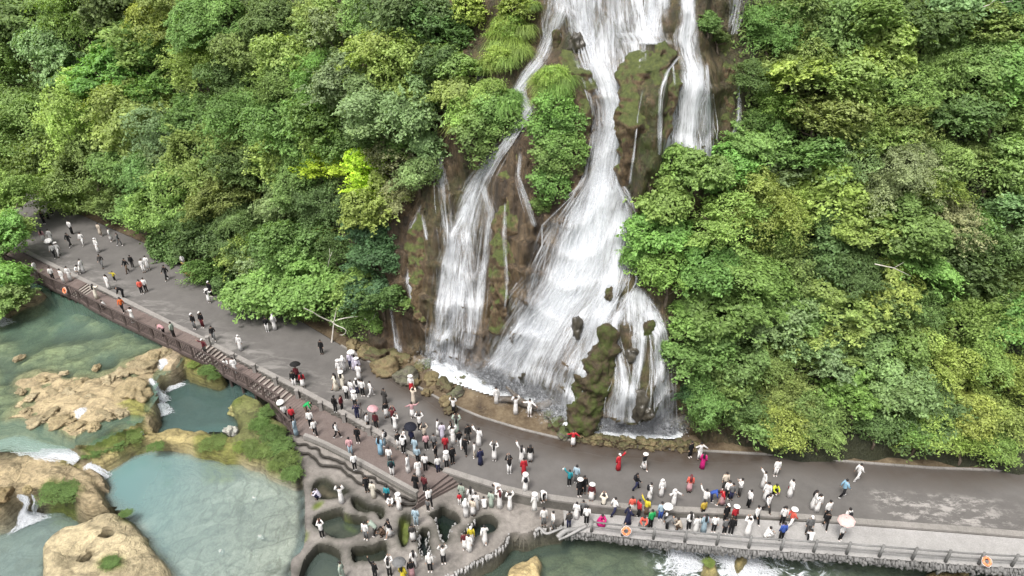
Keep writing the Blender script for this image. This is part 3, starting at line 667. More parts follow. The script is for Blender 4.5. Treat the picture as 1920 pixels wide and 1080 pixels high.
# riverside walkway on the right, its kerb, railing and stalactite fringe
FE = line_xy([(1058,990),(1100,993),(1200,1008),(1400,1032),(1600,1050),(1800,1066),(1920,1073),(2300,1098),(2600,1120)], lambda u, v: G(u, v, -.4))
fe = lambda x: np.interp(x, FE[:, 0], FE[:, 1])
wxs = np.arange(FE[0, 0] + .05, 50, .4)
strip_x('walkway', wxs, lambda x: fe(x), lambda x: yf(x) - .20, lambda X, Y: ztw(X) + .004, M_WALK, 10)
sl = MB()
for a, b in zip(wxs[:-1], wxs[1:]):
    sl.add([(a, fe(a), ztw(a) - .45), (b, fe(b), ztw(b) - .45), (b, fe(b), ztw(b)), (a, fe(a), ztw(a)), (a, fe(a) + 2.5, ztw(a) - .45), (b, fe(b) + 2.5, ztw(b) - .45)], [(0, 1, 2, 3), (1, 0, 4, 5)])
ob('walkway_edge', sl.mesh('walkway_edge', M_FAUX), kind='structure')
wl = MB(); kc = MB(); kx = np.arange(GR(832, 882)[0], 50, .5)
for a, b in zip(kx[:-1], kx[1:]):
    wl.add([(a, yf(a) - .16, -1.2), (b, yf(b) - .16, -1.2), (b, yf(b) - .16, .03), (a, yf(a) - .16, .03)], [(0, 1, 2, 3)])
    kc.beam((a, yf(a) + .02, .0), (b - .008, yf(b) + .02, .0), .40, .14)
rk = empty('road_kerb', (0, 0, 0), 'low wall with pale kerb between the road and the riverside walkway', 'kerb')
ob('wall_body', wl.mesh('wall_body', M_WALL), rk); ob('kerb_stones', kc.mesh('kerb_stones', M_KERB), rk)
bk = MB(); bx_ = np.arange(GR(640, 648)[0], 50, .6)
for a, b in zip(bx_[:-1], bx_[1:]): bk.beam((a, yb(a), float(zroad(a)) + .02), (b - .02, yb(b), float(zroad(b)) + .02), .16, .12)
ob('kerb', bk.mesh('kerb', M_KERB), None, 'thin pale kerb at the foot of the hill along the road', 'kerb')
r2 = empty('walkway_railing', (0, 0, 0), 'grey faux log railing along the outer edge of the walkway', 'railing')
pm = MB(); pm.tube([(0, 0, -.1), (0, 0, .98)], [.09, .075], 8); pm_me = pm.mesh('post', M_FAUX, True)
pxs = np.arange(FE[0, 0] + 1.6, 44, 1.75)
for x in pxs: ob('post', pm_me, r2, loc=(x, fe(x) + .12, ztw(x)))
for a, b in zip(pxs[:-1], pxs[1:]):
    for h, r_ in ((.86, .055), (.45, .04)):
        t_ = MB(); t_.tube([(a, fe(a) + .12, ztw(a) + h), ((a + b) / 2, fe((a + b) / 2) + .12, ztw((a + b) / 2) + h + rnd.uniform(-.03, .01)), (b, fe(b) + .12, ztw(b) + h)], r_, 6)
        ob('rail', t_.mesh('rail', M_FAUX, True), r2)
fr = MB()
for x in np.arange(FE[0, 0] - .2, 46, .085):
    for q in range(2):
        L = rnd.uniform(.12, .38) * (.8 + .5 * float(vnoise(np.array([x * .9]), np.array([q * 3.]), seed=2)[0])); r_ = rnd.uniform(.05, .12)
        p = np.array([x + rnd.uniform(-.06, .06), fe(x) - rnd.uniform(.0, .14) - .03, ztw(x) - .04 - q * .20 + rnd.uniform(-.08, .08)])
        fr.tube([p + [0, .05, .05], p + [rnd.uniform(-.06, .06), -rnd.uniform(.03, .10), -L * .45], p + [rnd.uniform(-.08, .08), -rnd.uniform(.0, .10), -L]], [r_ * .7, r_, r_ * .45], 5)
ob('stalactite_fringe', fr.mesh('stalactite_fringe', M_FRINGE, True), None, 'ragged grey stalactite fringe hanging from the walkway edge', 'fringe', kind='stuff')
# pale crust and roots along the terrace edge and the open hollows
cr = MB()
def crust(px, step, rr, zo=0.0):
    p = G(np.array(px)[:, 0], np.array(px)[:, 1], -.85); L = np.linalg.norm(np.diff(p, axis=0), axis=1).sum()
    for q in resample(smooth_poly(p, 2, False), max(3, int(L / step))):
        r_ = rnd.uniform(.5, 1.1) * rr; q = q + [rnd.uniform(-.08, .08), rnd.uniform(-.1, .1), float(ztw(q[0])) + .85 - .05 + zo]
        cr.tube([q + [0, .04, .06], q + [rnd.uniform(-.08, .08), -.05, -.05], q + [rnd.uniform(-.1, .1), -.1, -rnd.uniform(.15, .5)]], [r_ * .8, r_, r_ * .3], 5)
crust([(835,1082),(855,1074),(880,1062),(905,1046),(927,1038),(945,1022),(956,1003)], .11, .10)
crust([(1000,998),(1025,993),(1060,988)], .1, .11); crust([(785,992),(783,1015),(790,1045),(800,1052)], .13, .075); crust([(806,998),(800,1015),(808,1030),(815,1046)], .13, .075)
crust([(815,970),(821,985),(826,1005),(829,1015)], .13, .08); crust([(850,984),(845,998),(841,1010)], .13, .075); crust([(868,1000),(880,985),(890,974)], .14, .08)
ob('lime_crust', cr.mesh('lime_crust', M_ROOT, True), None, 'pale knobbly lime crust along the terrace rim and its pools', 'crust', kind='stuff')
for lab, path, r_ in [('thick twisted grey root draped over the walkway corner', [(1046,1008),(1060,996),(1082,990),(1105,986)], .17), ('bent grey root looping along the terrace rim', [(1004,996),(1012,990),(1022,1000),(1040,996),(1056,992)], .10),
                 ('forked grey root hanging off the terrace rim', [(1100,986),(1085,996),(1065,1002),(1048,1012)], .11)]:
    b_ = MB(); P = np.array([G(u, v, -.6) for u, v in path]); P[:, 2] += .15 * np.sin(np.arange(len(P)) * 2.1); b_.tube(resample(smooth_poly(P, 2, False), 14), np.linspace(r_, r_ * .55, 14), 7)
    ob('root', b_.mesh('root', M_ROOT, True), None, lab, 'root')
# lifebuoys
def lifebuoy(c, nrm, label):
    t = empty('lifebuoy', c, label, 'lifebuoy', 'lifebuoys on the railings')
    n_ = Vector(nrm).normalized(); t.rotation_euler = n_.to_track_quat('Z', 'Y').to_euler(); t.scale = (.66,) * 3
    for k in range(4):
        a = np.linspace(k * math.pi / 2 + .16, (k + 1) * math.pi / 2 - .16, 8); b_ = MB(); b_.tube(np.c_[np.cos(a) * .30, np.sin(a) * .30, 0 * a], .10, 8); ob('ring_segment', b_.mesh('ring_segment', ORANGE, True), t)
        a = np.linspace(k * math.pi / 2 - .16, k * math.pi / 2 + .16, 4); b_ = MB(); b_.tube(np.c_[np.cos(a) * .30, np.sin(a) * .30, 0 * a], .103, 8); ob('pale_band', b_.mesh('pale_band', PALEOR, True), t)
    a = np.linspace(0, 2 * math.pi, 33); b_ = MB(); b_.tube(np.c_[np.cos(a) * (.43 + .03 * np.cos(4 * a)), np.sin(a) * (.43 + .03 * np.cos(4 * a)), 0 * a], .015, 4); ob('rope', b_.mesh('rope', WHITE), t)
lifebuoy(G(121, 545, 1.75), (-.45, -.8, .35), 'orange lifebuoy on the boardwalk railing by the short upper steps')
p = G(1175, 1002, .1); lifebuoy((p[0], fe(p[0]) - .12, .12), (0, -.9, .5), 'orange lifebuoy on the walkway railing below the crowd')
p = G(1848, 1047, .5); lifebuoy((p[0], fe(p[0]) - .1, .45), (.1, -.6, .8), 'orange lifebuoy on the empty right end of the walkway railing')

# ---------------------------------------------------------------- boulders, basin wall, log
def rock_mesh(name, seed, sub=3, sq=(1, 1, .75), rough=.28, f=1.5, mat=None):
    bm = bmesh.new(); bmesh.ops.create_icosphere(bm, subdivisions=sub, radius=1.0); V = np.array([v.co[:] for v in bm.verts])
    n1 = fbm(V[:, 0] * f + seed * 7.1, V[:, 1] * f, V[:, 2] * f, seed=seed, o=4); n2 = np.abs(vnoise(V[:, 0] * f * 1.7, V[:, 1] * f * 1.7 + seed, V[:, 2] * f * 1.7, seed=seed + 9))
    V = V * (1 + rough * n1 - rough * .5 * n2)[:, None] * np.array(sq)
    for v, c in zip(bm.verts, V): v.co = c
    me = bpy.data.meshes.new(name); bm.to_mesh(me); bm.free(); me.polygons.foreach_set('use_smooth', np.ones(len(me.polygons), bool))
    if mat: me.materials.append(mat)
    return me
def m_tintrock():
    t = NT('boulder_stone'); oi = t.n('ObjectInfo'); v = t.pos(); n = t.noise(v, 2.0, 6, .68); f = t.noise(v, 8, 6, .72)
    c = t.mix(1, oi.outputs['Color'], t.ramp(n, [(.28, .45), (.5, .95), (.72, 1.35)]), 'MULTIPLY')
    c = t.mix(1, c, t.ramp(f, [(.3, .7), (.7, 1.2)]), 'MULTIPLY')
    g = t.n('NewGeometry'); sp = t.n('SeparateXYZ'); t.set(sp.inputs[0], g.outputs['Normal'])
    mm = t.math('MULTIPLY', t.ramp(t.math('ADD', sp.outputs[2], t.math('MULTIPLY', n, .6)), [(.85, 0.0), (1.2, 1.0)]), oi.outputs['Alpha'])
    c = t.mix(mm, c, t.ramp(f, [(.3, (.03, .04, .012)), (.7, (.08, .098, .03))]))
    return t.done(t.bsdf(c, .7, f, .8, .08))
M_BOULD = m_tintrock()
ROCKS = [rock_mesh('boulder', s, 4, sq, .75, 1.3, M_BOULD) for s, sq in ((1, (1, .9, .7)), (2, (1.15, .8, .65)), (3, (.9, 1, .85)), (4, (1.2, .9, .55)), (5, (1, 1, .8)))]
def boulder(p, r, c, moss, label, k=None, name='boulder', group=None, sz=1.0, parent=None):
    o = ob(name, ROCKS[(k if k is not None else rnd.randrange(5))], parent, label, 'boulder' if label else None, group)
    o.location = tuple(map(float, p)); o.scale = (r, r, r * sz); o.rotation_euler = (0, 0, rnd.uniform(0, 6.28)); o.color = (*c, moss); return o
OCH, BRN, GRB = (.165,.125,.068), (.085,.062,.037), (.115,.105,.080)
PILE = [(660,650,16,OCH,.2),(682,660,20,OCH,.3),(705,668,24,BRN,.6),(725,688,30,OCH,.3),(748,676,22,OCH,.5),(762,705,26,GRB,.3),(785,690,18,OCH,.6),(797,684,16,MOSS,1.),(812,712,20,OCH,.3),(832,726,20,BRN,.4),(838,750,17,OCH,.2),
        (856,738,17,GRB,.5),(866,716,20,BRN,.7),(884,694,24,GRB,.7),(905,720,18,BRN,.6),(925,728,14,BRN,.8),(776,716,14,OCH,.2),(846,768,13,BRN,.3),(1035,778,20,GRB,.8),(1046,795,22,BRN,.9),(1056,812,17,GRB,.9),(1024,764,15,BRN,.9),(735,660,14,BRN,.4),(800,735,12,OCH,.2)]
PLN = ['lowest', 'small tan', 'brown mossy', 'broad tan', 'blocky tan']
for k, (u, v, r, c, ms) in enumerate(PILE):
    p = GR(u, v, .2); rr = r * depth(p) / F * .9
    near = 'left of the thin side fall' if u < 730 else 'between the side falls and the road' if u < 860 else 'at the foot of the tall cascade' if u < 1000 else 'beside the log at the white cascade'
    colw = 'green mossy' if c == MOSS else 'ochre' if c == OCH else 'dark brown' if c == BRN else 'grey brown'
    boulder(p, rr, c, ms, f"{colw} {'large' if r > 21 else 'mid-sized' if r > 16 else 'small'} boulder {near}", None, 'boulder', 'boulders at the foot of the falls')
bw = empty('basin_wall', (0, 0, 0), 'low natural stone wall holding the pool under the fan shaped fall', 'stone wall')
for u in np.arange(1078, 1300, 9.5):
    for q in range(2):
        v = np.interp(u, [1070, 1150, 1290], [822, 833, 842]) - q * 9 + rnd.uniform(-2, 2); p = GR(u + rnd.uniform(-3, 3) + q * 5, v, .12 + q * .25)
        boulder(p, rnd.uniform(.24, .36), BRN if rnd.random() < .4 else OCH, .45, None, name='stone', parent=bw)
SHOAL = [(250,738,36),(268,690,25),(225,702,17),(290,672,19),(312,664,15),(205,712,15),(118,790,21),(95,775,15),(70,790,17),(175,800,13),(200,780,19),(130,738,13),(155,720,15),(100,735,11),(60,745,12),(80,712,11),(40,735,10),(120,700,8),(180,690,9),(35,672,10),(232,775,15),(145,800,15),(50,770,10),(170,745,10),(215,745,14)]
for k, (u, v, r) in enumerate(SHOAL):
    p = G(u, v, .45); rr = r * depth(p) / F; o = boulder(p, rr, [(.30,.235,.135), (.25,.20,.12), (.33,.27,.17)][k % 3], .15, f"{'big rounded' if r > 24 else 'mid-sized' if r > 14 else 'small'} tan boulder on the river shoal", None, 'boulder', 'boulders on the shoal', .75)
for lab, u, v, z, r, c in [('white stone lying in the shallow turquoise pool nearest the bank', 477, 935, -1.5, 4.5, (.5,.5,.48)), ('white stone in the middle of the pale pool bed', 490, 1007, -1.5, 6, (.5,.5,.48)), ('white stone near the bottom of the turquoise pool', 415, 1033, -1.5, 6, (.5,.5,.48)), ('pale block of stone on the mossy bar by the middle pool', 432, 806, -.4, 13, (.42,.41,.37)),
        ('ochre rock at the pool edge below the overgrown bank', 490, 868, -1.3, 13, (.30,.27,.15)), ('small brown stone on the left rock ledge', 52, 918, -.1, 9, (.30,.23,.12)), ('brown boulder at the left picture edge of the ledge', 4, 930, -.4, 20, (.24,.17,.09)), ('mossy ochre rock under the boardwalk pier', 445, 768, -.9, 17, (.26,.24,.10)), ('flat pale stone at the terrace corner of the pool', 557, 908, -1.35, 12, (.36,.33,.27))]:
    p = G(u, v, z); boulder(p, r * depth(p) / F, c, .3, lab, None, 'stone' if r < 7 else 'boulder')
M_LOG = m_planks('wet_dead_wood', (.05,.04,.03), (.14,.12,.10))
lg = empty('fallen_log', (0, 0, 0), 'forked wet fallen log lying across the ledge at the cascade foot', 'log')
def pipe(name, px, z, r0, r1, mat, parent, n=16, label=None, cat=None):
    P = np.array([GR(u, v, zz) for (u, v), zz in zip(px, z)]); b_ = MB(); b_.tube(resample(smooth_poly(P, 2, False), n), np.linspace(r0, r1, n), 8)
    return ob(name, b_.mesh(name, mat, True), parent, label, cat)
pipe('trunk', [(935,748),(960,748),(985,757),(1010,764),(1030,756),(1052,742)], (.5,.6,.6,.6,.8,1.2), .20, .34, M_LOG, lg)
pipe('branch', [(984,757),(970,745),(958,733),(949,725)], (.6,.9,1.2,1.5), .24, .08, M_LOG, lg)
# ================================================================ THE FALLS
GU, GV = np.arange(690, 1450, 6.0), np.arange(-40, 836, 6.0)
_U, _V = np.meshgrid(GU, GV, indexing='ij')
_P = cast(_U.ravel(), _V.ravel()); _T = ((_P - CAM) @ FW).reshape(_U.shape)
def on_cliff(u, v, off=0.0):                 # points on the cliff under photo pixels, lifted towards the air by off metres
    fu = np.clip((u - GU[0]) / 6, 0, len(GU) - 1.001); fv = np.clip((v - GV[0]) / 6, 0, len(GV) - 1.001)
    iu, iv = fu.astype(int), fv.astype(int); fu, fv = fu - iu, fv - iv
    t = _T[iu, iv] * (1 - fu) * (1 - fv) + _T[iu + 1, iv] * fu * (1 - fv) + _T[iu, iv + 1] * (1 - fu) * fv + _T[iu + 1, iv + 1] * fu * fv
    d = ray(u, v); return CAM + d * (t - off)[..., None]
def m_fall(name, strand):
    t = NT(name); uv = t.n('UVMap'); uv.uv_map = 'flow'
    def st(sx, sy, sc, de=5, ro=.65, di=0.0):
        m = t.n('Mapping'); t.set(m.inputs['Vector'], uv.outputs[0]); m.inputs['Scale'].default_value = (sx, sy, 1); return t.noise(m.outputs[0], sc, de, ro, di)
    if strand:
        a = t.math('MULTIPLY', t.ramp(st(1, 1, 1.3), [(.30, .25), (.55, 1.0)]), t.attr('fade'))
    else:
        s1 = st(2.4, .16, 1.5, 6, .68, .5); s2 = st(.8, .26, 1.0, 5, .65, .8); s3 = st(6, 1.6, 1.2, 4, .7)
        f = t.math('ADD', t.math('ADD', t.math('MULTIPLY', s1, .44), t.math('MULTIPLY', s2, .38)), t.math('MULTIPLY', s3, .18))
        f = t.math('ADD', f, t.attr('dens'))
        a = t.math('MULTIPLY', t.ramp(f, [(.44, 0.0), (.52, .30), (.60, .75), (.70, .97)]), t.attr('fade'))
    d = t.n('BsdfDiffuse'); t.set(d.inputs[0], (.66, .68, .71)); tl = t.n('BsdfTranslucent'); t.set(tl.inputs[0], (.60, .63, .66))
    m1 = t.n('MixShader'); m1.inputs[0].default_value = .22; t.t.links.new(d.outputs[0], m1.inputs[1]); t.t.links.new(tl.outputs[0], m1.inputs[2])
    tr = t.n('BsdfTransparent'); mx = t.n('MixShader'); t.set(mx.inputs[0], a); t.t.links.new(tr.outputs[0], mx.inputs[1]); t.t.links.new(m1.outputs[0], mx.inputs[2])
    return t.done(mx.outputs[0])
M_STRAND, M_SHEET = m_fall('falling_water_strands', True), m_fall('falling_water_sheet', False)
def ribbons(P, Wd, fade, name):              # P (n,m,3) strand points, Wd (n,) widths
    n, m, _ = P.shape
    T = np.gradient(P, axis=1); T /= np.linalg.norm(T, axis=2, keepdims=True) + 1e-9
    view = P - CAM; S = np.cross(T, view); S /= np.linalg.norm(S, axis=2, keepdims=True) + 1e-9
    tap = np.sin(np.linspace(.12, 1, m) * math.pi * .92)[None, :, None] ** .6
    A = P - S * (Wd[:, None, None] / 2) * tap; B = P + S * (Wd[:, None, None] / 2) * tap
    V = np.stack([A, B], 2).reshape(-1, 3)
    L = np.cumsum(np.r_[[0], np.ones(m - 1)]) * .6
    uv = np.stack([np.repeat(rng.uniform(0, 60, n)[:, None], m, 1).repeat(2, 1).reshape(n, m, 2), np.broadcast_to(L[None, :, None], (n, m, 2))], -1).reshape(-1, 2)
    i = (np.arange(n)[:, None] * m + np.arange(m - 1)[None]) * 2
    Fa = np.stack([i, i + 1, i + 3, i + 2], -1).reshape(-1, 4)
    fd = np.repeat((np.broadcast_to(fade, (n, m)) if np.ndim(fade) else np.full((n, m), fade))[:, :, None], 2, 2).ravel()
    return mesh_np(name, V, Fa, M_STRAND, False, {'flow': ('POINT', uv), 'fade': ('POINT', fd)})
def fall(label, paths, dens=.12, per_px=2.4, width=(.025, .10), sheet=True, spread=1.0, lift=0.0):
    th = None; root = empty('waterfall', (0, 0, 0), label, 'waterfall', 'falls on the tufa cliff')
    for path in paths:
        path = np.array(path, float); s = np.r_[0, np.cumsum(np.hypot(*np.diff(path[:, :2], axis=0).T))]; Ls = s[-1]
        cu, cv, hw = (lambda q, k=k: np.interp(q, s, path[:, k]) for k in range(3))
        area = np.trapz(path[:, 2] * 2, s)
        n = int(max(10, area / 100 * per_px * .15)); m = 13
        len_ = rng.uniform(.18, .7, n) if Ls > 150 else rng.uniform(.4, 1, n)
        t0 = rng.uniform(-.1, 1, n) * (1 - len_ * .6); q = np.clip(t0[:, None] + len_[:, None] * np.linspace(0, 1, m)[None], 0, 1.0) * Ls
        lat = np.clip(rng.normal(0, .5, n) * spread, -1.15, 1.15)[:, None] + .13 * vnoise(q * .03, rng.uniform(0, 99, n)[:, None] + 0 * q, seed=3)
        uu = cu(q) + lat * hw(q); vv = cv(q)
        ok = (q[:, -1] - q[:, 0]) > 8
        P = on_cliff(uu[ok], vv[ok], (.05 + lift + rng.uniform(0, .28, n) ** 1.3)[ok][:, None])
        fz = np.clip(.55 + 1.5 * fbm(P[..., 0] * 1.1, P[..., 2] * .22, seed=19, o=3), .04, 1) * rng.uniform(.1, .5, (ok.sum(), 1)); fz[:, 0] *= .3; fz[:, -1] *= .2
        ob('strands', ribbons(P, rng.uniform(*width, ok.sum()), fz, 'strands'), root, kind='stuff')
        if sheet:
            m2 = max(8, int(Ls / 8)); k2 = 17; q = np.linspace(0, Ls, m2)[:, None]; la = np.linspace(-1.25, 1.25, k2)[None]
            uu = cu(q) + la * hw(q); vv = cv(q) + 0 * la; P = on_cliff(uu, vv, np.full(uu.shape, .06 + lift) + .14 * (1 - la ** 2))
            dd = np.linalg.norm(np.diff(P, axis=0), axis=2).mean(1); yy = np.r_[0, np.cumsum(dd)]
            xx = la * np.array([np.linalg.norm(P[j, -1] - P[j, 0]) for j in range(m2)])[:, None] / 2
            i = np.arange(m2 - 1)[:, None] * k2 + np.arange(k2 - 1)[None]; Fa = np.stack([i, i + 1, i + k2 + 1, i + k2], -1).reshape(-1, 4)
            uvs = np.stack([xx + rng.uniform(0, 50), np.broadcast_to(yy[:, None], xx.shape)], -1).reshape(-1, 2)
            fade = np.broadcast_to((1 - (np.abs(la) / 1.25) ** 3).clip(0, 1), uu.shape) * sst(0, .04, q / Ls + .01) * (1 - .9 * sst(.95, 1.0, q / Ls))
            ob('sheet', mesh_np('sheet', P.reshape(-1, 3), Fa, M_SHEET, True, {'flow': ('POINT', uvs), 'fade': ('POINT', fade.ravel()), 'dens': ('POINT', (dens + .02 - .15 * np.abs(la) ** 1.6 + 0 * uu + .05 * fbm(P[..., 0] * .45, P[..., 2] * .3, seed=29, o=2)).ravel())}), root)
    return root
fall('tall main cascade spreading into a broad white cone at its foot', [
    [(1110,-30,45),(1112,20,48),(1118,60,48),(1120,95,42),(1125,125,38),(1138,160,36),(1146,195,33),(1147,230,30),(1141,262,29),(1132,300,27),(1128,335,28),(1126,360,44),(1112,420,80),(1092,500,94),(1070,550,102),(1035,600,104),(1010,650,108),(990,700,104),(982,738,98),(978,752,90)],
    [(1165,390,18),(1160,440,26),(1152,500,30),(1140,550,28),(1112,620,26),(1088,690,27),(1066,750,26),(1062,795,20)],
    [(1130,310,20),(1120,380,34),(1098,460,40),(1060,540,42),(1010,610,45),(965,660,45),(930,700,42)]], .06, 3.4, (.03, .12))
fall('wide white upper tier pouring onto the rock ledge at the top', [[(1190,-30,60),(1192,20,58),(1200,72,62)], [(1175,74,50),(1182,110,28),(1172,150,26),(1158,195,20),(1150,225,14)], [(1200,60,70),(1210,74,75),(1212,84,70)], [(1075,-30,40),(1080,20,38),(1085,60,34),(1100,90,26)], [(1235,-20,22),(1232,30,22),(1228,70,26)]], .055, 3.4)
fall('left cascade leaving the top and widening towards the boulders', [[(1052,-30,30),(1048,20,30),(1038,45,26),(1032,70,12),(1022,100,14),(1000,128,16),(982,150,12),(970,168,9),(978,182,7),(990,202,15),(972,235,14),(950,270,14),(925,300,18),(905,330,24),(885,370,28),(872,420,30),(862,480,34),(855,560,42),(850,640,46),(846,700,50)],
    [(905,345,9),(918,400,14),(910,460,15),(902,520,14),(898,580,12),(893,640,8)], [(880,380,12),(850,440,18),(838,520,16),(822,600,15),(806,665,14)], [(872,430,24),(880,510,22),(884,590,18),(880,655,14)], [(862,520,20),(845,590,22),(825,640,22),(812,690,20)]], .02, 2.8)
fall('short veil joining the left cascade from behind the shrubs', [[(825,282,7),(829,330,14),(836,380,19),(842,430,22),(842,480,16)]], .0, 2.6)
fall('right cascade falling into a broad curtain above the green bushes', [[(1290,-30,17),(1290,40,16),(1284,72,26),(1290,100,22),(1300,130,22),(1300,160,30),(1293,200,40),(1290,250,46),(1288,312,50)]], .085, 3.2)
fall('narrow ribbon of water beside the right curtain', [[(1326,118,4),(1328,180,8),(1328,240,9),(1330,300,8)]], .03, 3.0)
fall('thin branching trickles over the brown buttress left of the curtain', [[(1276,104,5),(1252,132,5),(1241,165,7),(1238,200,4),(1235,290,4)], [(1205,170,3),(1196,220,3),(1190,280,3),(1181,345,4)], [(1262,120,3),(1266,160,3)]], .0, 3.0, (.03, .07), lift=.75)
fall('pale far right chute half hidden by leaves', [[(1388,-20,22),(1382,30,20),(1374,64,13)], [(1386,150,2),(1385,220,4),(1374,258,5)]], -.02, 2.2)
fall('small upper veil between the two grass clumps', [[(906,105,9),(899,135,10),(893,165,7)]], .02, 2.6)
fall('wispy trickles on the brown rock left of the side falls', [[(791,383,6),(776,418,9),(768,440,6),(777,480,8),(768,520,12),(776,575,10)], [(790,400,4),(800,450,5)]], .0, 2.4, (.03, .06))
fall('lone thin fall dropping beside the dark ivy bush', [[(728,532,5),(735,580,8),(743,630,9),(748,664,10)]], .0, 2.6)
fall('fine trickles down the tawny tufa column', [[(976,285,5),(970,330,5),(986,380,7),(1001,425,7)], [(946,380,4),(945,440,4),(951,530,4),(946,580,4)]], -.01, 2.6, (.03, .06), lift=.7)
fall('fan shaped fall splitting over dark rocks above the basin', [[(1196,540,10),(1193,560,34),(1195,585,55),(1196,610,62)], [(1165,580,18),(1150,605,14),(1150,625,12),(1163,680,13),(1168,720,20),(1160,765,24),(1156,806,22)], [(1215,580,26),(1235,625,25),(1241,690,24),(1241,750,27),(1241,814,27)],
    [(1196,600,24),(1198,645,18),(1196,690,12),(1188,740,14),(1190,800,16)], [(1150,562,14),(1126,620,15),(1110,665,19),(1092,720,21),(1076,765,23),(1066,800,20)]], .06, 3.0)
# ---- boulders and the green pinnacle standing in the water
def at_y(u, v, y): d = ray(u, v); return CAM + d * (y / d[..., 1])[..., None]
def m_moss():
    t = NT('mossy_rock'); v = t.pos(); n = t.noise(v, 1.2, 6, .68); f = t.noise(v, 7, 6, .72)
    c = t.ramp(n, [(.30, (.024, .018, .011)), (.45, (.062, .047, .026)), (.54, (.050, .056, .016)), (.66, (.055, .076, .016)), (.80, (.105, .12, .035))])
    c = t.mix(1, c, t.ramp(f, [(.3, .6), (.7, 1.3)]), 'MULTIPLY')
    return t.done(t.bsdf(c, .8, f, .9, .10))
M_MOSS = m_moss()
def pinnacle(rings, y0, lean, label, seed=3, name='mossy_rock', mat=None, k=60):
    R = []
    for j, (u, v, hw) in enumerate(rings):
        c = at_y(u, v, y0 + lean * j) if y0 is not None else on_cliff(np.array([float(u)]), np.array([float(v)]), np.array([lean]))[0]; r = hw * depth(c) / F; a = np.linspace(0, 2 * math.pi, k, endpoint=False)
        p = np.stack([c[0] + r * np.cos(a), c[1] + .8 * r * np.sin(a) + .5 * r, 0 * a + c[2]], -1); R.append((c[2], p))
    zs = np.array([q[0] for q in R]); A = np.array([q[1] for q in R]); o = np.argsort(zs); zs, A = zs[o], A[o]
    zz = np.linspace(zs[0], zs[-1], 90); B = np.stack([np.stack([np.interp(zz, zs, A[:, q, c]) for c in range(3)], -1) for q in range(k)], 1)
    ctr = B.mean(1, keepdims=True); n_ = fbm(B[..., 0] * .9, B[..., 1] * .9, B[..., 2] * .7, seed=seed, o=3) + .75 * fbm(B[..., 0] * 2.6, B[..., 1] * 2.6, B[..., 2] * 1.6, seed=seed + 5, o=4) - .35 * np.abs(vnoise(B[..., 0] * 1.6, B[..., 1] * 1.6, B[..., 2] * .8, seed=seed + 3))
    B = ctr + (B - ctr) * (1.06 + .62 * n_)[..., None]; B[..., 2] = zz[:, None] + .12 * n_
    m_ = MB(); m_.loft([b for b in B]); return ob(name, m_.mesh(name, mat or M_MOSS, True), None, label, 'rock')
yb0 = GR(1108, 800)[1] - 1.1
pinnacle([(1098,808,31),(1102,780,33),(1110,745,33),(1119,710,34),(1131,680,31),(1140,660,20),(1139,646,15),(1139,628,17),(1139,612,9)], yb0, .12, 'tall moss covered pinnacle of rock standing between the two cascades', 4)
def m_tufa():
    t = NT('tawny_tufa'); v = t.pos(); n = t.noise(t.pos((1, 1, .35)), .9, 6, .7, .3); f = t.noise(t.pos((1, 1, .5)), 5, 6, .75); g = t.noise(v, .8, 5, .65)
    c = t.ramp(n, [(.30, (.041,.027,.018)), (.46, (.128,.086,.049)), (.62, (.223,.159,.089)), (.78, (.311,.243,.155))])
    c = t.mix(t.ramp(f, [(.36, .75), (.58, 0.0)]), c, (.030,.022,.015))
    gm = t.n('NewGeometry'); sp = t.n('SeparateXYZ'); t.set(sp.inputs[0], gm.outputs['Normal'])
    mm = t.ramp(t.math('ADD', t.math('MULTIPLY', sp.outputs[2], .55), g), [(.56, 0.0), (.78, .95)])
    c = t.mix(mm, c, t.ramp(f, [(.3, (.035,.046,.014)), (.7, (.115,.142,.035))]))
    return t.done(t.bsdf(c, .6, t.math('ADD', n, f), 1.0, .2, .35))
M_TUFA = m_tufa()
for rings, off, lab, sd_ in [([(1178,372,10),(1184,335,27),(1193,280,36),(1203,215,40),(1214,150,42),(1221,105,38),(1224,80,20)], -.25, 'big brown tufa buttress with a mossy top beside the right cascade', 8),
        ([(1242,270,12),(1248,215,18),(1256,160,22),(1260,118,20),(1260,98,10)], -.15, 'rounded brown shoulder wrapped by thin trickles', 12),
        ([(940,625,22),(950,560,32),(961,480,38),(967,400,34),(967,340,25),(972,285,13)], -.3, 'tawny tufa column between the left and main cascades', 16),
        ([(1366,285,22),(1363,210,27),(1362,130,25),(1358,75,13)], -.1, 'dark brown overhang right of the curtain fall', 20),
        ([(1082,330,10),(1088,260,22),(1092,190,24),(1085,130,24),(1068,95,14)], -.1, 'brown rock rib between the ivy and the main chute', 24),
        ([(795,600,20),(790,520,26),(792,450,24),(800,390,12)], -.15, 'stained brown rock hump behind the wispy trickles', 28)]:
    pinnacle(rings, None, off, lab, sd_, 'tufa_rock', M_TUFA)
M_DARK = simple('wet_dark_rock', (.018,.016,.012), (.075,.066,.05), 2.2, .35, .8, True, .5)
def cliff_rock(u, v, ru, rv, label, mat=None, k=0, off=.25):
    p = on_cliff(np.array([float(u)]), np.array([float(v)]), np.array([off - .4]))[0]; s = depth(p) / F
    o = ob('cliff_rock', ROCKS2[k % 3] if mat is None else ROCKS3[k % 3], None, label, 'rock'); o.location = tuple(p); o.scale = (ru * s, ru * s * .9, rv * s * 1.1); return o
ROCKS2 = [rock_mesh('cliff_rock', 30 + s, 4, (1, 1, 1), .55, 1.3, M_DARK) for s in range(3)]; ROCKS3 = [rock_mesh('cliff_rock', 40 + s, 4, (1, 1, 1), .55, 1.3, M_MOSS) for s in range(3)]
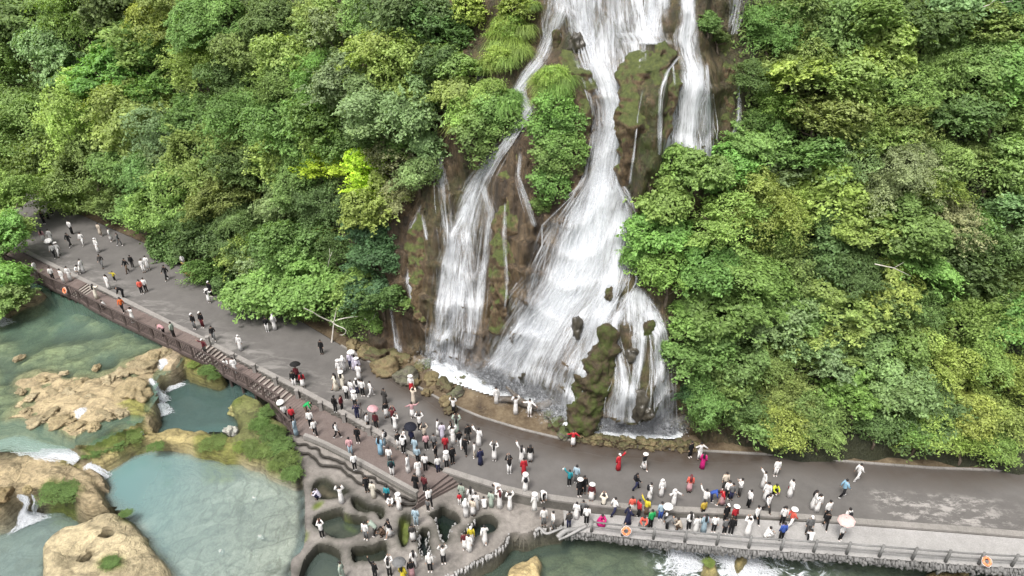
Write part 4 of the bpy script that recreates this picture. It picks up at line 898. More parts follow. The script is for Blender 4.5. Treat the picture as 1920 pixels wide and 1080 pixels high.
for args in [(1185,666,13,18,'smooth dark rock splitting the upper part of the fan fall',None,0,.5),(1201,762,17,34,'dark wet rock between the two legs of the fan fall',None,1,.45),(1216,622,12,24,'mossy knob inside the fan fall',1,2,.4),(1082,622,12,28,'grey dark rock bulging through the main white cone',None,1,.5),
             (1082,84,16,22,'dark rock knob beside the left branch at the top',None,2,.5),
             (1045,75,12,20,'narrow mossy rock between the two top branches',1,2,.4),(1215,775,12,14,'small wet rock at the foot of the fan fall',None,2,.7),(1146,553,12,14,'green tufted rock at the shoulder of the fan fall',1,1,.5)]:
    cliff_rock(*args)
# ---- plunge pools and foam
def m_foam():
    t = NT('white_foam'); v = t.pos(); n = t.noise(v, 2.0, 6, .7, .6); c = t.ramp(n, [(.32, (.30,.34,.36)), (.55, (.64,.66,.68))])
    return t.done(t.bsdf(c, .6, n, .6, .2))
M_FOAM = m_foam()
def foam(name, px, z, amp, kind='structure', label=None, cat=None, step=.14):
    poly = smooth_poly(np.array([GR(u, v, z)[:2] for u, v in px])); x0, y0 = poly.min(0); x1, y1 = poly.max(0)
    ax = np.arange(x0, x1 + step, step); ay = np.arange(y0, y1 + step, step); Xw, Yw = np.meshgrid(ax, ay, indexing='ij'); sd = polysd(Xw, Yw, poly)
    Zw = zroad(Xw) + z + amp * (fbm(Xw * 1.1, Yw * 1.1, seed=13, o=4) + .3) * sst(0, .8, sd); n = len(ay); i = np.arange(len(ax) - 1)[:, None] * n + np.arange(n - 1)[None]
    q = np.stack([i, i + n, i + n + 1, i + 1], -1)[(sd[:-1, :-1] > 0)]; u, inv = np.unique(q, return_inverse=True)
    return ob(name, mesh_np(name, np.stack([Xw, Yw, Zw], -1).reshape(-1, 3)[u], inv.reshape(-1, 4), M_FOAM, True), None, label, cat, kind=kind)
foam('plunge_pool_water', [(800,676),(850,668),(900,690),(1000,705),(1070,745),(1090,780),(1064,812),(1046,788),(1010,768),(965,756),(905,738),(855,722),(812,708)], .35, .55)
foam('basin_water', [(1070,800),(1100,790),(1180,792),(1272,802),(1284,826),(1200,825),(1120,818),(1080,812)], .32, .12)
# ---- spray drifting at the feet of the falls
def spray(label, px, n, z0, hgt, spr):
    P0 = np.array([GR(u, v, z0) for u, v in px]); P0 = resample(P0, 60)[rng.integers(0, 60, n)]; P_ = P0 + np.stack([rng.normal(0, spr, n), -np.abs(rng.normal(0, spr * .8, n)) + .3, np.abs(rng.normal(0, hgt, n))], 1)
    s = (.03 + .22 * rng.uniform(0, 1, n) ** 3)[:, None]; a = rng.normal(0, 1, (n, 3)); b_ = rng.normal(0, 1, (n, 3)); a /= np.linalg.norm(a, axis=1, keepdims=True); b_ /= np.linalg.norm(b_, axis=1, keepdims=True)
    V = np.stack([P_ - a * s, P_ + b_ * s * .6, P_ + a * s, P_ - b_ * s * .6], 1).reshape(-1, 3)
    ob('spray', mesh_np('spray', V, np.arange(4 * n).reshape(-1, 4), M_STRAND, False, {'flow': ('POINT', V[:, :2] * .9), 'fade': ('POINT', np.repeat(rng.uniform(.1, .6, n) * np.clip(.05 / s[:, 0], .12, 1), 4))}), None, label, 'spray', kind='stuff')
spray('white spray at the foot of the main cascade', [(900,715),(960,738),(1020,752),(1060,790)], 9000, .4, .9, .7)
spray('white spray in the basin under the fan fall', [(1120,806),(1180,812),(1268,816)], 4000, .4, .6, .45)
spray('white spray at the foot of the left cascade', [(795,682),(850,698),(880,705)], 3000, .4, .7, .5)
def mist(label, px, n, hgt, spr):
    P0 = np.array([GR(u, v, .4) for u, v in px]); P0 = resample(P0, 60)[rng.integers(0, 60, n)]; P_ = P0 + np.stack([rng.normal(0, spr, n), -np.abs(rng.normal(0, spr * .6, n)) + .2, np.abs(rng.normal(0, hgt, n))], 1)
    s = rng.uniform(.18, .55, n)[:, None]; a = np.stack([rng.normal(0, 1, n), rng.normal(0, .3, n), rng.normal(0, 1, n)], 1); a /= np.linalg.norm(a, axis=1, keepdims=True); b_ = np.cross(a, [0, 1., .4]); th = np.linspace(0, 2 * math.pi, 7)[:-1]
    V = (P_[:, None] + s[:, None] * (np.cos(th)[None, :, None] * a[:, None] + np.sin(th)[None, :, None] * b_[:, None])).reshape(-1, 3)
    ob('mist', mesh_np('mist', V, np.arange(6 * n).reshape(-1, 6), M_STRAND, False, {'flow': ('POINT', V[:, :2] * .6), 'fade': ('POINT', np.repeat(rng.uniform(.015, .05, n), 6))}), None, label, 'mist', kind='stuff')
mist('thin white mist drifting before the foot of the main cascade', [(900,712),(960,735),(1020,750),(1060,785)], 1500, 1.5, .9)
mist('thin white mist over the basin of the fan fall', [(1120,806),(1180,812),(1268,816)], 700, 1.0, .5)
# ---- small cascades of the river (each from an upper to a lower level)
def cascade(label, path, n, width=(.012, .045)):
    n = int(n * 1.1)
    path = np.array([np.r_[G(u, v, z), hw] for u, v, z, hw in path]); root = empty('cascade', path[0, :3], label, 'cascade', 'small cascades of the river'); root.location = (0, 0, 0)
    m = 12; s = np.linspace(0, 1, len(path)); q = np.linspace(0, 1, m); C_ = np.stack([np.interp(q, s, path[:, k]) for k in range(4)], 1)
    T = np.gradient(C_[:, :2], axis=0); S = np.stack([-T[:, 1], T[:, 0]], 1); S /= np.linalg.norm(S, axis=1, keepdims=True) + 1e-9
    lat = np.clip(rng.normal(0, .5, n), -1.1, 1.1)[:, None] + .20 * rng.normal(0, 1, (n, m)); P = np.zeros((n, m, 3))
    P[..., :2] = C_[None, :, :2] + S[None] * (lat * C_[None, :, 3])[..., None]; P[..., 2] = C_[None, :, 2] + rng.uniform(.02, .14, (n, 1)) - .10 * lat ** 2 * C_[None, :, 3]
    ob('strands', ribbons(P, rng.uniform(*width, n), rng.uniform(.2, .9, (n, 1)), 'strands'), root, kind='stuff'); return root
cascade('white twin fall dropping into the middle pool under the boardwalk', [(302,676,.5,.35),(310,686,.45,.4),(318,706,-.3,.45),(325,722,-.95,.6),(330,730,-.98,.8)], 130)
cascade('slanting white chute left of the twin fall', [(282,712,.45,.15),(292,726,.2,.2),(302,742,-.6,.3),(308,756,-.95,.5)], 80)
cascade('white froth below the tan boulder in the middle pool', [(300,758,-.7,.3),(305,768,-.95,.5),(310,780,-.97,.6)], 90)
cascade('white slide of water between two tan boulders', [(150,768,.5,.3),(154,782,.35,.35),(160,798,.0,.4),(168,812,-.35,.4)], 120)
cascade('white stream sweeping along the rock ledge at the far left', [(-40,845,-.1,.4),(30,828,-.2,.5),(50,838,-.3,.6),(80,848,-.4,.6),(120,852,-.5,.6),(150,862,-.6,.5)], 200)
cascade('white curl where the stream enters the turquoise pool', [(165,872,-.7,.3),(180,886,-1.0,.35),(195,902,-1.33,.5)], 110)
cascade('pair of white falls below the flat rock ledge', [(44,930,-.5,.35),(46,944,-1.0,.4),(50,962,-1.8,.5),(54,976,-2.25,.9),(56,986,-2.27,1.1)], 170)
cascade('narrow white fall right of the pair below the ledge', [(62,930,-.5,.15),(65,945,-1.1,.2),(68,962,-2.0,.3),(68,972,-2.26,.5)], 60)
cascade('thin trickle over the mossy rock bar', [(266,812,-.3,.08),(272,828,-.9,.1),(277,845,-1.36,.25)], 45)
cascade('white splash at the far left edge of the upper pool', [(-10,592,.75,.4),(0,602,.4,.5),(10,612,.37,.7)], 60)
cascade('white rapids under the middle of the walkway', [(1262,1020,-1.9,.6),(1275,1035,-2.1,.9),(1290,1055,-2.2,1.2),(1300,1075,-2.22,1.3)], 160)
cascade('foaming rapids beside the green capped rock', [(1330,1026,-1.85,.8),(1365,1036,-2.05,.8),(1385,1055,-2.15,1.0),(1410,1075,-2.2,1.4),(1430,1095,-2.2,1.6)], 260)
cascade('small white spill under the far lifebuoy', [(1868,1058,-1.7,.3),(1872,1068,-2.1,.4),(1876,1080,-2.2,.5)], 60)
# ================================================================ VEGETATION
def m_leaf():
    t = NT('leaves'); oi = t.n('ObjectInfo'); va = t.attr('var'); hu = t.attr('hue')
    c = t.mix(1, oi.outputs['Color'], va, 'MULTIPLY')
    c = t.mix(t.math('MULTIPLY', hu, .30), c, t.mix(1, c, (1.22, 1.08, .85), 'MULTIPLY'))
    d = t.bsdf(c, .55, spec=.25); tl = t.n('BsdfTranslucent'); t.set(tl.inputs[0], t.mix(1, c, (1.25, 1.25, .6), 'MULTIPLY'))
    m = t.n('MixShader'); m.inputs[0].default_value = .36; t.t.links.new(d, m.inputs[1]); t.t.links.new(tl.outputs[0], m.inputs[2])
    return t.done(m.outputs[0])
M_LEAF = m_leaf(); M_BARK = simple('bark', (.06,.045,.032), (.15,.12,.09), 3, .85, .5); M_PALEBARK = simple('pale_dead_bark', (.38,.35,.31), (.58,.54,.49), 4, .8, .4)
def leaf_mesh(name, P, D, N, L, Wd, var, hue, mat=M_LEAF):
    n = len(P); D = D / (np.linalg.norm(D, axis=1, keepdims=True) + 1e-9); S = np.cross(D, N); S /= np.linalg.norm(S, axis=1, keepdims=True) + 1e-9
    L = np.broadcast_to(L, (n,))[:, None]; Wd = np.broadcast_to(Wd, (n,))[:, None]
    V = np.stack([P - D * L * .5, P + S * Wd * .5 - D * L * .05, P + D * L * .5, P - S * Wd * .5 - D * L * .05], 1).reshape(-1, 3)
    return mesh_np(name, V, np.arange(4 * n).reshape(-1, 4), mat, False, {'var': ('POINT', np.repeat(var, 4)), 'hue': ('POINT', np.repeat(hue, 4))})
def rdir(n, r):
    v = r.normal(size=(n, 3)); return v / np.linalg.norm(v, axis=1, keepdims=True)
def crown(seed, R, style):
    r = np.random.default_rng(seed)
    nl, n0, L0, sq, lr, flat = {'ivy': (16, 9500, .19, (1, .55, 1.3), (.28, .42), .9), 'fine': (15, 13000, .15, (1, 1, .9), (.26, .46), .85), 'plate': (15, 9500, .20, (1.15, 1.15, .85), (.26, .44), .42), 'broad': (13, 10000, .20, (1, 1, .9), (.28, .50), .8)}[style]
    d = rdir(nl, r); d[:, 2] = d[:, 2] * .85 + .2; lc = d * r.uniform(.25, .74, (nl, 1)) * R * np.array(sq); rr = r.uniform(*lr, nl) * R
    n = int(n0 * (R / 2.5) ** 2 * 1.9); k = r.choice(nl, n, p=rr ** 2 / (rr ** 2).sum()); q = rdir(n, r); up = r.random(n) < .72; q[:, 2] = np.where(up, np.abs(q[:, 2]), q[:, 2])
    sh = 1 + .34 * fbm(q[:, 0] * 2.2 + k * 5.3, q[:, 1] * 2.2, q[:, 2] * 2.2, seed=seed, o=3) - .30 * r.random(n) ** 2.2 + np.where(r.random(n) < .07, r.uniform(0, .3, n), 0)
    P = lc[k] + q * (rr[k] * sh)[:, None] * np.array([1, 1, flat])
    deep = np.zeros(n, bool)
    for m in range(nl):
        dd = (P - lc[m]) / np.array([1, 1, flat]); deep |= (k != m) & ((dd ** 2).sum(1) < (.70 * rr[m]) ** 2)
    gap = fbm(P[:, 0] * 1.25, P[:, 1] * 1.25, P[:, 2] * 1.5, seed=seed + 3, o=3)
    ok = ~deep & (gap > r.uniform(-.38, .16, n)); P, q, gap, k = P[ok], q[ok], gap[ok], k[ok]
    ns = 90 if style != 'ivy' else 50; sd_ = rdir(ns, r); sd_[:, 2] = np.abs(sd_[:, 2]) * .9 - .12; sl = R * r.uniform(.75, 1.22, ns); m = int(.42 * len(P)); s = r.integers(0, ns, m); tt_ = r.uniform(.55, 1, m); lat = np.cross(sd_, [0, 0, 1.]); lat /= np.linalg.norm(lat, axis=1, keepdims=True) + 1e-9
    sp = sd_[s] * (sl[s] * tt_)[:, None] * np.array(sq) + lat[s] * (r.normal(0, .085, m) * R * (1.25 - tt_) * 1.6)[:, None] + np.stack([r.normal(0, .03, m), r.normal(0, .03, m), r.normal(0, .025, m) - .22 * (tt_ - .55) ** 2 * 2], 1) * R
    P = np.r_[P, sp]; q = np.r_[q, sd_[s] * .4 + np.array([0, 0, .6])]; gap = np.r_[gap, r.normal(.12, .15, ns)[s]]; k = np.r_[k, s % nl]
    wv = np.stack([fbm(P[:, 1] * .5, P[:, 2] * .5, P[:, 0] * .5, seed=seed + 21 + a_, o=2) for a_ in range(3)], 1); P = P + wv * R * .22
    n = len(P)
    N = q * .75 + np.array([0, -.08, .7]) + r.normal(0, .45, (n, 3)); D = np.cross(N, rdir(n, r)); D[:, 2] -= .25 * np.linalg.norm(D, axis=1)
    Lh = L0 * r.uniform(.6, 1.5, n) * (R / 2.5) ** .3
    lv = r.uniform(.86, 1.14, nl)[k]; hv = r.uniform(0, .7, nl)[k]
    return leaf_mesh('crown', P, D, N, Lh, Lh * (.45 if style == 'fine' else .56), lv * r.uniform(.62, 1.32, n) * (1 + .3 * gap), np.clip(hv + r.normal(0, .16, n), 0, 1))
def grass_tuft(seed, R, n=900):
    r = np.random.default_rng(seed); V, Fa, va, hu = [], [], [], []
    for k in range(n):
        a = r.uniform(0, 6.283); b0 = np.array([math.cos(a), math.sin(a), 0]) * r.uniform(0, .75) * R + [0, 0, r.uniform(-.3, .3)]; L = R * r.uniform(.35, .95); o = np.array([math.cos(a), math.sin(a), 0]) + r.normal(0, .55, 3) * [1, 1, 0]
        s = np.cross(o, [0, 0, 1]); s /= np.linalg.norm(s) + 1e-9; w = r.uniform(.012, .024); i0 = len(V); v0 = r.uniform(.6, 1.3); h0 = r.uniform(0, 1)
        for t in (0, .35, .7, 1):
            c = b0 + o * L * (.6 * t * t + .2 * t) + np.array([0, 0, 1]) * L * (.85 * t - 1.35 * t * t * t); ww = w * (1 - .8 * t) * (1.4 if t else .8)
            V += [c - s * ww, c + s * ww]; va += [v0] * 2; hu += [h0] * 2
        Fa += [[i0 + 2 * j, i0 + 2 * j + 1, i0 + 2 * j + 3, i0 + 2 * j + 2] for j in range(3)]
    return mesh_np('blades', np.array(V), np.array(Fa), M_LEAF, False, {'var': ('POINT', np.array(va)), 'hue': ('POINT', np.array(hu))})
CR = {(s, R): [crown({'broad': 100, 'fine': 200, 'plate': 300}[s] + int(R * 10) + j * 1000, R, s) for j in range(3)] for s in ('broad', 'fine', 'plate') for R in (1.7, 2.5, 3.4)}
CR.update({('ivy', R): [crown(500 + int(R * 10), R, 'ivy')] for R in (1.7, 2.5)})
GRASS = [grass_tuft(90 + k, 1.0) for k in range(3)]
def trunk_mesh(seed):
    r = random.Random(seed); m = MB(); pts = [np.array([0, 0, 0.])]
    for k in range(5): pts.append(pts[-1] + [r.uniform(-.06, .06), r.uniform(-.06, .06), .2])
    m.tube(pts, np.linspace(.055, .03, 6), 7)
    for k in range(5):
        a = r.uniform(0, 6.28); p = pts[r.randrange(2, 6)]; e = p + np.array([math.cos(a) * .4, math.sin(a) * .4, r.uniform(.1, .4)]); m.tube([p, (p + e) / 2 + [0, 0, -.03], e], [.026, .018, .007], 5)
    return m.mesh('trunk', M_BARK, True)
TRUNKS = [trunk_mesh(s) for s in range(4)]
COLS = {'L': ('light yellow-green', (.280,.380,.108)), 'G': ('mid green', (.170,.275,.084)), 'B': ('fresh bright green', (.195,.325,.094)), 'D': ('dark green', (.118,.188,.064)), 'O': ('olive', (.210,.295,.090)),
        'Y': ('lime yellow', (.38,.55,.060)), 'P': ('pale grey-green', (.225,.325,.145)), 'T': ('brownish green', (.250,.295,.140)), 'K': ('deep blue-green', (.086,.170,.074)), 'W': ('yellowish green', (.290,.380,.100))}
MARKS = [(655,325,'the lime yellow tree'),(355,505,'the signboard'),(630,610,'the bare pale tree'),(870,420,'the left cascade'),(1040,270,'the hanging ivy'),(1290,230,'the curtain fall'),(1195,640,'the fan fall'),
         (1600,870,'the right road'),(120,430,'the far road crowd'),(1700,330,'the brownish crown'),(500,820,'the boardwalk corner'),(1860,60,'the top right corner'),(90,50,'the top left corner'),(520,60,'the upper left slope'),(1560,100,'the upper right slope'),(1590,560,'the feathery crown'),(220,180,'the fresh green crown')]
def where(u, v):
    mu, mv, nm = min(MARKS, key=lambda m: (m[0] - u) ** 2 + (m[1] - v) ** 2); dx, dy = u - mu, v - mv
    if abs(dx) + abs(dy) < 45: return 'at ' + nm
    a = '' if abs(dy) < .45 * abs(dx) else 'above' if dy < 0 else 'below'; b = '' if abs(dx) < .45 * abs(dy) else 'left' if dx < 0 else 'right'
    return (f'{a} and {b} of {nm}' if a and b else f'{a} {nm}' if a else f'{b} of {nm}')
def plant(u, v, r, ck, style, p=None, push=.33, grp='trees on the hillside'):
    cw, cc = COLS[ck]
    if p is None:
        p = HIT[(u, v)]; d = (p - CAM) / np.linalg.norm(p - CAM); R = r * depth(p) / F * 1.22; p = p - d * push * R
    else: p = np.asarray(p, float); R = r * depth(p) / F * 1.12
    jit = np.array([rnd.uniform(.92, 1.08) for _ in range(3)]); cc = np.array(cc) * jit * rnd.uniform(.88, 1.12)
    if style == 'grass':
        t = ob('grass_clump', rnd.choice(GRASS), None, f'{cw} clump of arching grass {where(u, v)}', 'grass', 'grass clumps on the cliff'); t.location = tuple(p); t.scale = (R * .55,) * 3; t.rotation_euler = (0, 0, rnd.uniform(0, 6)); t.color = (*cc, 1); return t
    size = 'large' if r > 72 else 'small' if r < 46 else 'mid-sized'; kindw = {'broad': 'broadleaf tree', 'fine': 'fine-leaved tree', 'plate': 'layered tree', 'ivy': 'ivy-clad bush'}[style]
    if r < 36 and style != 'ivy': kindw = 'shrub'
    yh_ = float(hill(p[0], max(p[2] - .9 * R, float(zroad(p[0])) + .1)))
    base = np.array([p[0], yh_ + .1, max(p[2] - .9 * R, float(zroad(p[0])) + .05)])
    t = empty('tree' if kindw.endswith('tree') else 'shrub', base, f'{size} {cw} {kindw} {where(u, v)}', 'tree' if kindw.endswith('tree') else 'shrub', grp)
    R0 = min((1.7, 2.5, 3.4) if style != 'ivy' else (1.7, 2.5), key=lambda q: abs(q - R)); lst = CR[(style, R0)]
    c = ob('crown', rnd.choice(lst), t, color=cc); c.location = tuple(p - base); s = R / R0; c.scale = (s * rnd.uniform(.85, 1.2), s * rnd.uniform(.85, 1.1), s * rnd.uniform(.8, 1.15)); c.rotation_euler = (0, 0, 0) if style == 'ivy' else (rnd.uniform(-.3, .3), rnd.uniform(-.3, .3), rnd.uniform(0, 6.28))
    k = ob('trunk', rnd.choice(TRUNKS), t); v_ = Vector(p - base); k.rotation_euler = v_.to_track_quat('Z', 'Y').to_euler(); k.scale = (max(1.6, R),) * 2 + (v_.length + .2,)
    return t
b, f, pl, iv, gr = 'broad', 'fine', 'plate', 'ivy', 'grass'
TREES = [(60,50,85,'G',b),(30,165,80,'O',f),(165,35,85,'O',f),(125,110,65,'P',b),(235,25,70,'D',b),(275,90,75,'O',b),(215,140,80,'B',pl),(295,180,55,'B',pl),(170,235,85,'W',f),(265,245,70,'L',b),(60,255,75,'O',f),(110,305,70,'G',b),
 (35,310,55,'L',b),(180,320,75,'O',f),(140,365,52,'L',b),(215,385,45,'O',b),(268,405,42,'B',b),(330,265,65,'P',f),(385,225,65,'G',b),(330,55,70,'O',f),(415,55,75,'G',f),(390,130,65,'L',f),(440,170,65,'D',f),(485,105,60,'O',b),(520,50,60,'D',b),
 (470,240,75,'G',f),(540,175,65,'O',f),(565,110,55,'L',b),(600,55,50,'O',b),(640,60,55,'P',b),(695,35,50,'B',pl),(725,90,65,'L',pl),(655,150,75,'P',b),(770,50,65,'D',b),(825,70,55,'D',b),(765,150,70,'L',b),(840,125,45,'B',b),(720,205,65,'P',b),(785,215,60,'P',b),
 (600,200,60,'B',f),(560,250,60,'B',b),(640,240,55,'G',b),(400,305,85,'O',f),(345,350,75,'O',f),(445,375,75,'O',f),(300,320,55,'G',f),(400,440,65,'D',b),(465,450,65,'D',f),(360,430,55,'G',f),(560,335,55,'G',b),(530,385,50,'P',b),
 (612,318,36,'Y',pl),(645,312,28,'Y',pl),(695,318,42,'Y',pl),(700,352,34,'Y',pl),(716,382,24,'Y',pl),(630,280,45,'G',b),(560,465,62,'B',b),(530,535,70,'B',b),(595,530,55,'B',b),(500,500,50,'P',b),(560,580,40,'G',b),(700,435,55,'K',iv),(712,490,52,'K',iv),(690,545,45,'K',b),(650,595,32,'G',b),(690,600,28,'G',b),
 (740,300,50,'T',b),(785,330,42,'P',f),(800,275,40,'P',b),(745,370,35,'T',f),(880,20,38,'W',b),(862,180,45,'L',b),(885,140,35,'B',b),(335,475,45,'D',b),(400,510,45,'G',f),(430,545,38,'D',b),(475,560,36,'D',b),(605,430,26,'W',pl),(630,470,36,'D',f),(480,320,55,'D',b),(600,390,50,'D',f),(20,90,70,'D',f),(700,260,50,'D',b),(250,320,55,'G',b),(520,300,50,'G',f),(610,135,55,'G',f),
 (950,45,36,'W',gr),(965,75,36,'W',gr),(935,85,36,'L',gr),(950,110,36,'L',gr),(970,20,34,'L',b),(952,62,38,'L',f),(935,112,34,'L',f),(915,182,38,'L',f),(1036,150,34,'L',f),(885,210,36,'L',f),(925,170,38,'L',gr),(905,195,36,'L',gr),(945,195,36,'B',gr),(920,235,42,'B',iv),(900,265,42,'B',iv),(935,210,40,'B',iv),(870,230,42,'L',gr),(1035,140,34,'L',gr),(1025,165,34,'L',gr),(1050,165,32,'B',gr),(1040,205,40,'B',iv),(1030,250,42,'B',iv),(1060,225,32,'G',iv),(1035,300,42,'B',iv),(1055,280,36,'B',iv),(1030,345,36,'B',iv),(1012,385,18,'G',iv),(1000,10,22,'O',gr),(768,570,14,'B',b),
 (1325,45,24,'D',b),(1345,75,22,'D',b),(1440,55,55,'G',f),(1500,25,60,'O',f),(1560,70,65,'G',b),(1620,40,60,'B',b),(1480,130,65,'O',f),(1560,150,65,'L',b),(1640,120,65,'L',b),(1720,60,70,'D',b),(1780,25,50,'P',pl),(1850,60,55,'O',b),(1900,25,60,'D',b),(1820,130,65,'O',f),(1900,150,65,'G',b),(1700,170,70,'O',f),(1455,205,55,'O',f),(1530,230,65,'O',b),(1610,205,65,'O',f),(1690,240,65,'O',f),(1770,220,60,'D',b),(1860,230,65,'G',f),(1410,150,35,'D',f),(1415,230,35,'D',f),
 (1400,270,42,'B',pl),(1445,260,38,'B',pl),(1500,300,58,'B',b),(1590,300,65,'P',f),(1680,330,75,'T',f),(1640,280,55,'O',b),(1760,310,65,'O',f),(1860,325,60,'B',b),(1905,400,60,'P',b),(1262,310,45,'B',b),(1310,335,52,'B',b),(1370,330,52,'B',b),(1240,375,52,'B',b),(1225,445,52,'B',b),(1195,480,32,'B',b),(1410,400,78,'L',f),(1345,420,68,'L',f),(1465,430,65,'O',f),(1550,380,65,'L',b),(1620,420,58,'L',pl),(1700,430,65,'G',b),(1790,420,65,'T',f),(1860,470,65,'D',f),
 (1250,520,55,'B',b),(1310,505,55,'B',b),(1390,530,75,'G',b),(1470,490,55,'O',f),(1540,495,55,'D',b),(1620,515,55,'D',f),(1720,490,55,'B',pl),(1800,520,65,'D',b),(1900,540,60,'D',f),(1340,590,70,'G',b),(1285,600,48,'B',b),(1430,600,65,'P',b),(1510,575,45,'B',pl),(1590,555,60,'L',pl),(1560,610,55,'L',pl),(1650,590,55,'G',b),(1720,570,55,'D',f),(1800,600,65,'O',f),(1880,620,60,'G',b),
 (1300,670,55,'G',b),(1370,680,65,'G',b),(1450,680,58,'O',f),(1500,655,55,'P',b),(1560,690,48,'P',b),(1640,655,48,'P',b),(1700,645,55,'G',b),(1760,690,65,'W',f),(1840,680,58,'L',f),(1900,710,50,'W',f),(1330,740,50,'G',f),(1400,750,48,'D',f),(1470,750,55,'O',f),(1530,770,48,'G',f),(1600,735,48,'B',pl),(1665,725,55,'P',b),(1720,760,60,'D',f),(1790,770,65,'W',f),(1860,780,58,'W',f),(1460,800,42,'W',f),(1400,790,34,'G',f),(1540,820,34,'O',f),(1640,800,40,'D',f),(1720,815,45,'G',f),(1800,825,45,'W',f),(1870,835,36,'O',f),(1315,785,32,'G',f),(1290,740,28,'K',f)]
fr_ = random.Random(21)
def _free(u, v): return (u < 720 and v < np.interp(u, [0, 60, 330, 640, 720], [330, 330, 420, 560, 600])) or (u > 1360 and v < 820 and not (u < 1440 and v < 330)) or (720 <= u < 860 and v < 300)
for _ in range(62):
    while True:
        u, v = fr_.uniform(0, 1915), fr_.uniform(0, 820)
        if _free(u, v): break
    TREES.append((round(u), round(v), fr_.uniform(34, 58), fr_.choice('GOODLPBWG'), fr_.choice((b, f, f, b, pl))))
for (u, v, ck) in [(940,60,'W'),(975,95,'L'),(915,120,'L'),(930,185,'L'),(960,180,'B'),(890,215,'L'),(880,185,'L'),(1015,150,'L'),(1045,135,'L'),(1060,150,'B'),(1020,185,'L'),(960,35,'W'),(985,55,'L')]: TREES.append((u, v, 34, ck, gr))
_tp = cast(np.array([a[0] for a in TREES], float), np.array([a[1] for a in TREES], float)); HIT = {(a[0], a[1]): _tp[k] for k, a in enumerate(TREES)}
for a in TREES: plant(*a)
# trees and shrubs beside the river
for (u, v, r, ck, st, z) in [(8,375,55,'L',b,5.0),(25,430,42,'L',b,4.0),(-5,455,45,'B',b,4.0),(5,520,50,'B',b,3.0),(25,562,40,'B',b,2.0),(-10,575,42,'B',b,2.0)]:
    p = G(u, v, z); o = plant(u, v, r, ck, st, p, grp='branches at the left edge')
    base = G(-40, 590, .8); o.location = tuple(base)
    for ch in o.children:
        if ch.name.startswith('crown'): ch.location = tuple(p - base)
        else: v_ = Vector(p - base); ch.rotation_euler = v_.to_track_quat('Z', 'Y').to_euler(); ch.scale = (3, 3, v_.length)
    o['label'] = f"{COLS[ck][0]} tree over the boardwalk at the left edge, crown at {['the top','the right tip','the upper middle','the middle','the lower right','the bottom'][[375,430,455,520,562,575].index(v)]}"
for (u, v, r, ck, st, z) in [(502,772,20,'G',f,-.2),(488,795,22,'B',f,-.3),(508,815,24,'G',f,-.3),(525,838,28,'G',f,-.3),(540,860,24,'O',f,-.3),(548,888,22,'G',f,-.4),(500,845,22,'O',f,-.3),(470,835,18,'O',f,-.3),(450,838,14,'W',f,-.4),(388,694,18,'G',f,.3),(362,684,14,'W',f,.3),(400,706,12,'G',f,.1),(1328,1054,11,'L',f,-1.5),(475,850,16,'O',f,-.4),(520,870,18,'O',f,-.3)]:
    p = G(u, v, z); cw, cc = COLS[ck]; R = r * depth(p) / F * 1.1
    t = empty('shrub', p, f'small {cw} shrub {where(u, v)}' if u < 1000 else 'round green tuft capping the rock in the rapids', 'shrub', 'shrubs on the river bank')
    c = ob('crown', rnd.choice(CR[(st, 1.7)]), t, color=np.array(cc) * rnd.uniform(.55, .75)); c.scale = (R / 1.7,) * 2 + (R / 1.7 * .5,); c.rotation_euler = (0, 0, rnd.uniform(0, 6))
    k = ob('stem', TRUNKS[0], t); k.scale = (.5, .5, R * .8); k.location = (0, 0, -R * .6)
for lab, u, v, r, ck, z in [('round moss cushion at the end of the rock bar', 205, 832, 30, 'G', -.25), ('moss cushion left of the pool rim', 172, 850, 18, 'G', -.35), ('moss patch behind the rock bar', 244, 820, 24, 'O', -.25), ('large moss cushion on the flat ledge', 112, 926, 34, 'G', -.2), ('small moss tuft on the ledge edge', 90, 914, 16, 'G', -.2), ('tiny moss tuft on top of the rock island', 236, 962, 13, 'G', -.6), ('moss smear low on the rock island', 207, 1055, 20, 'G', -.5), ('moss patch on the bar near the trickle', 292, 838, 16, 'G', -.5), ('grassy moss along the middle of the rock bar', 400, 832, 26, 'O', -.45), ('moss patch below the big tan boulder', 262, 782, 22, 'O', -.1)]:
    p = G(u, v, z); R = r * depth(p) / F; o = ob('moss_cushion', CR[('fine', 1.7)][int(u) % 3], None, lab, 'moss', 'moss on the river rocks', loc=p, color=np.array(COLS[ck][1]) * .62); o.scale = (R / 1.7 * 1.05, R / 1.7 * .95, R / 1.7 * .16)
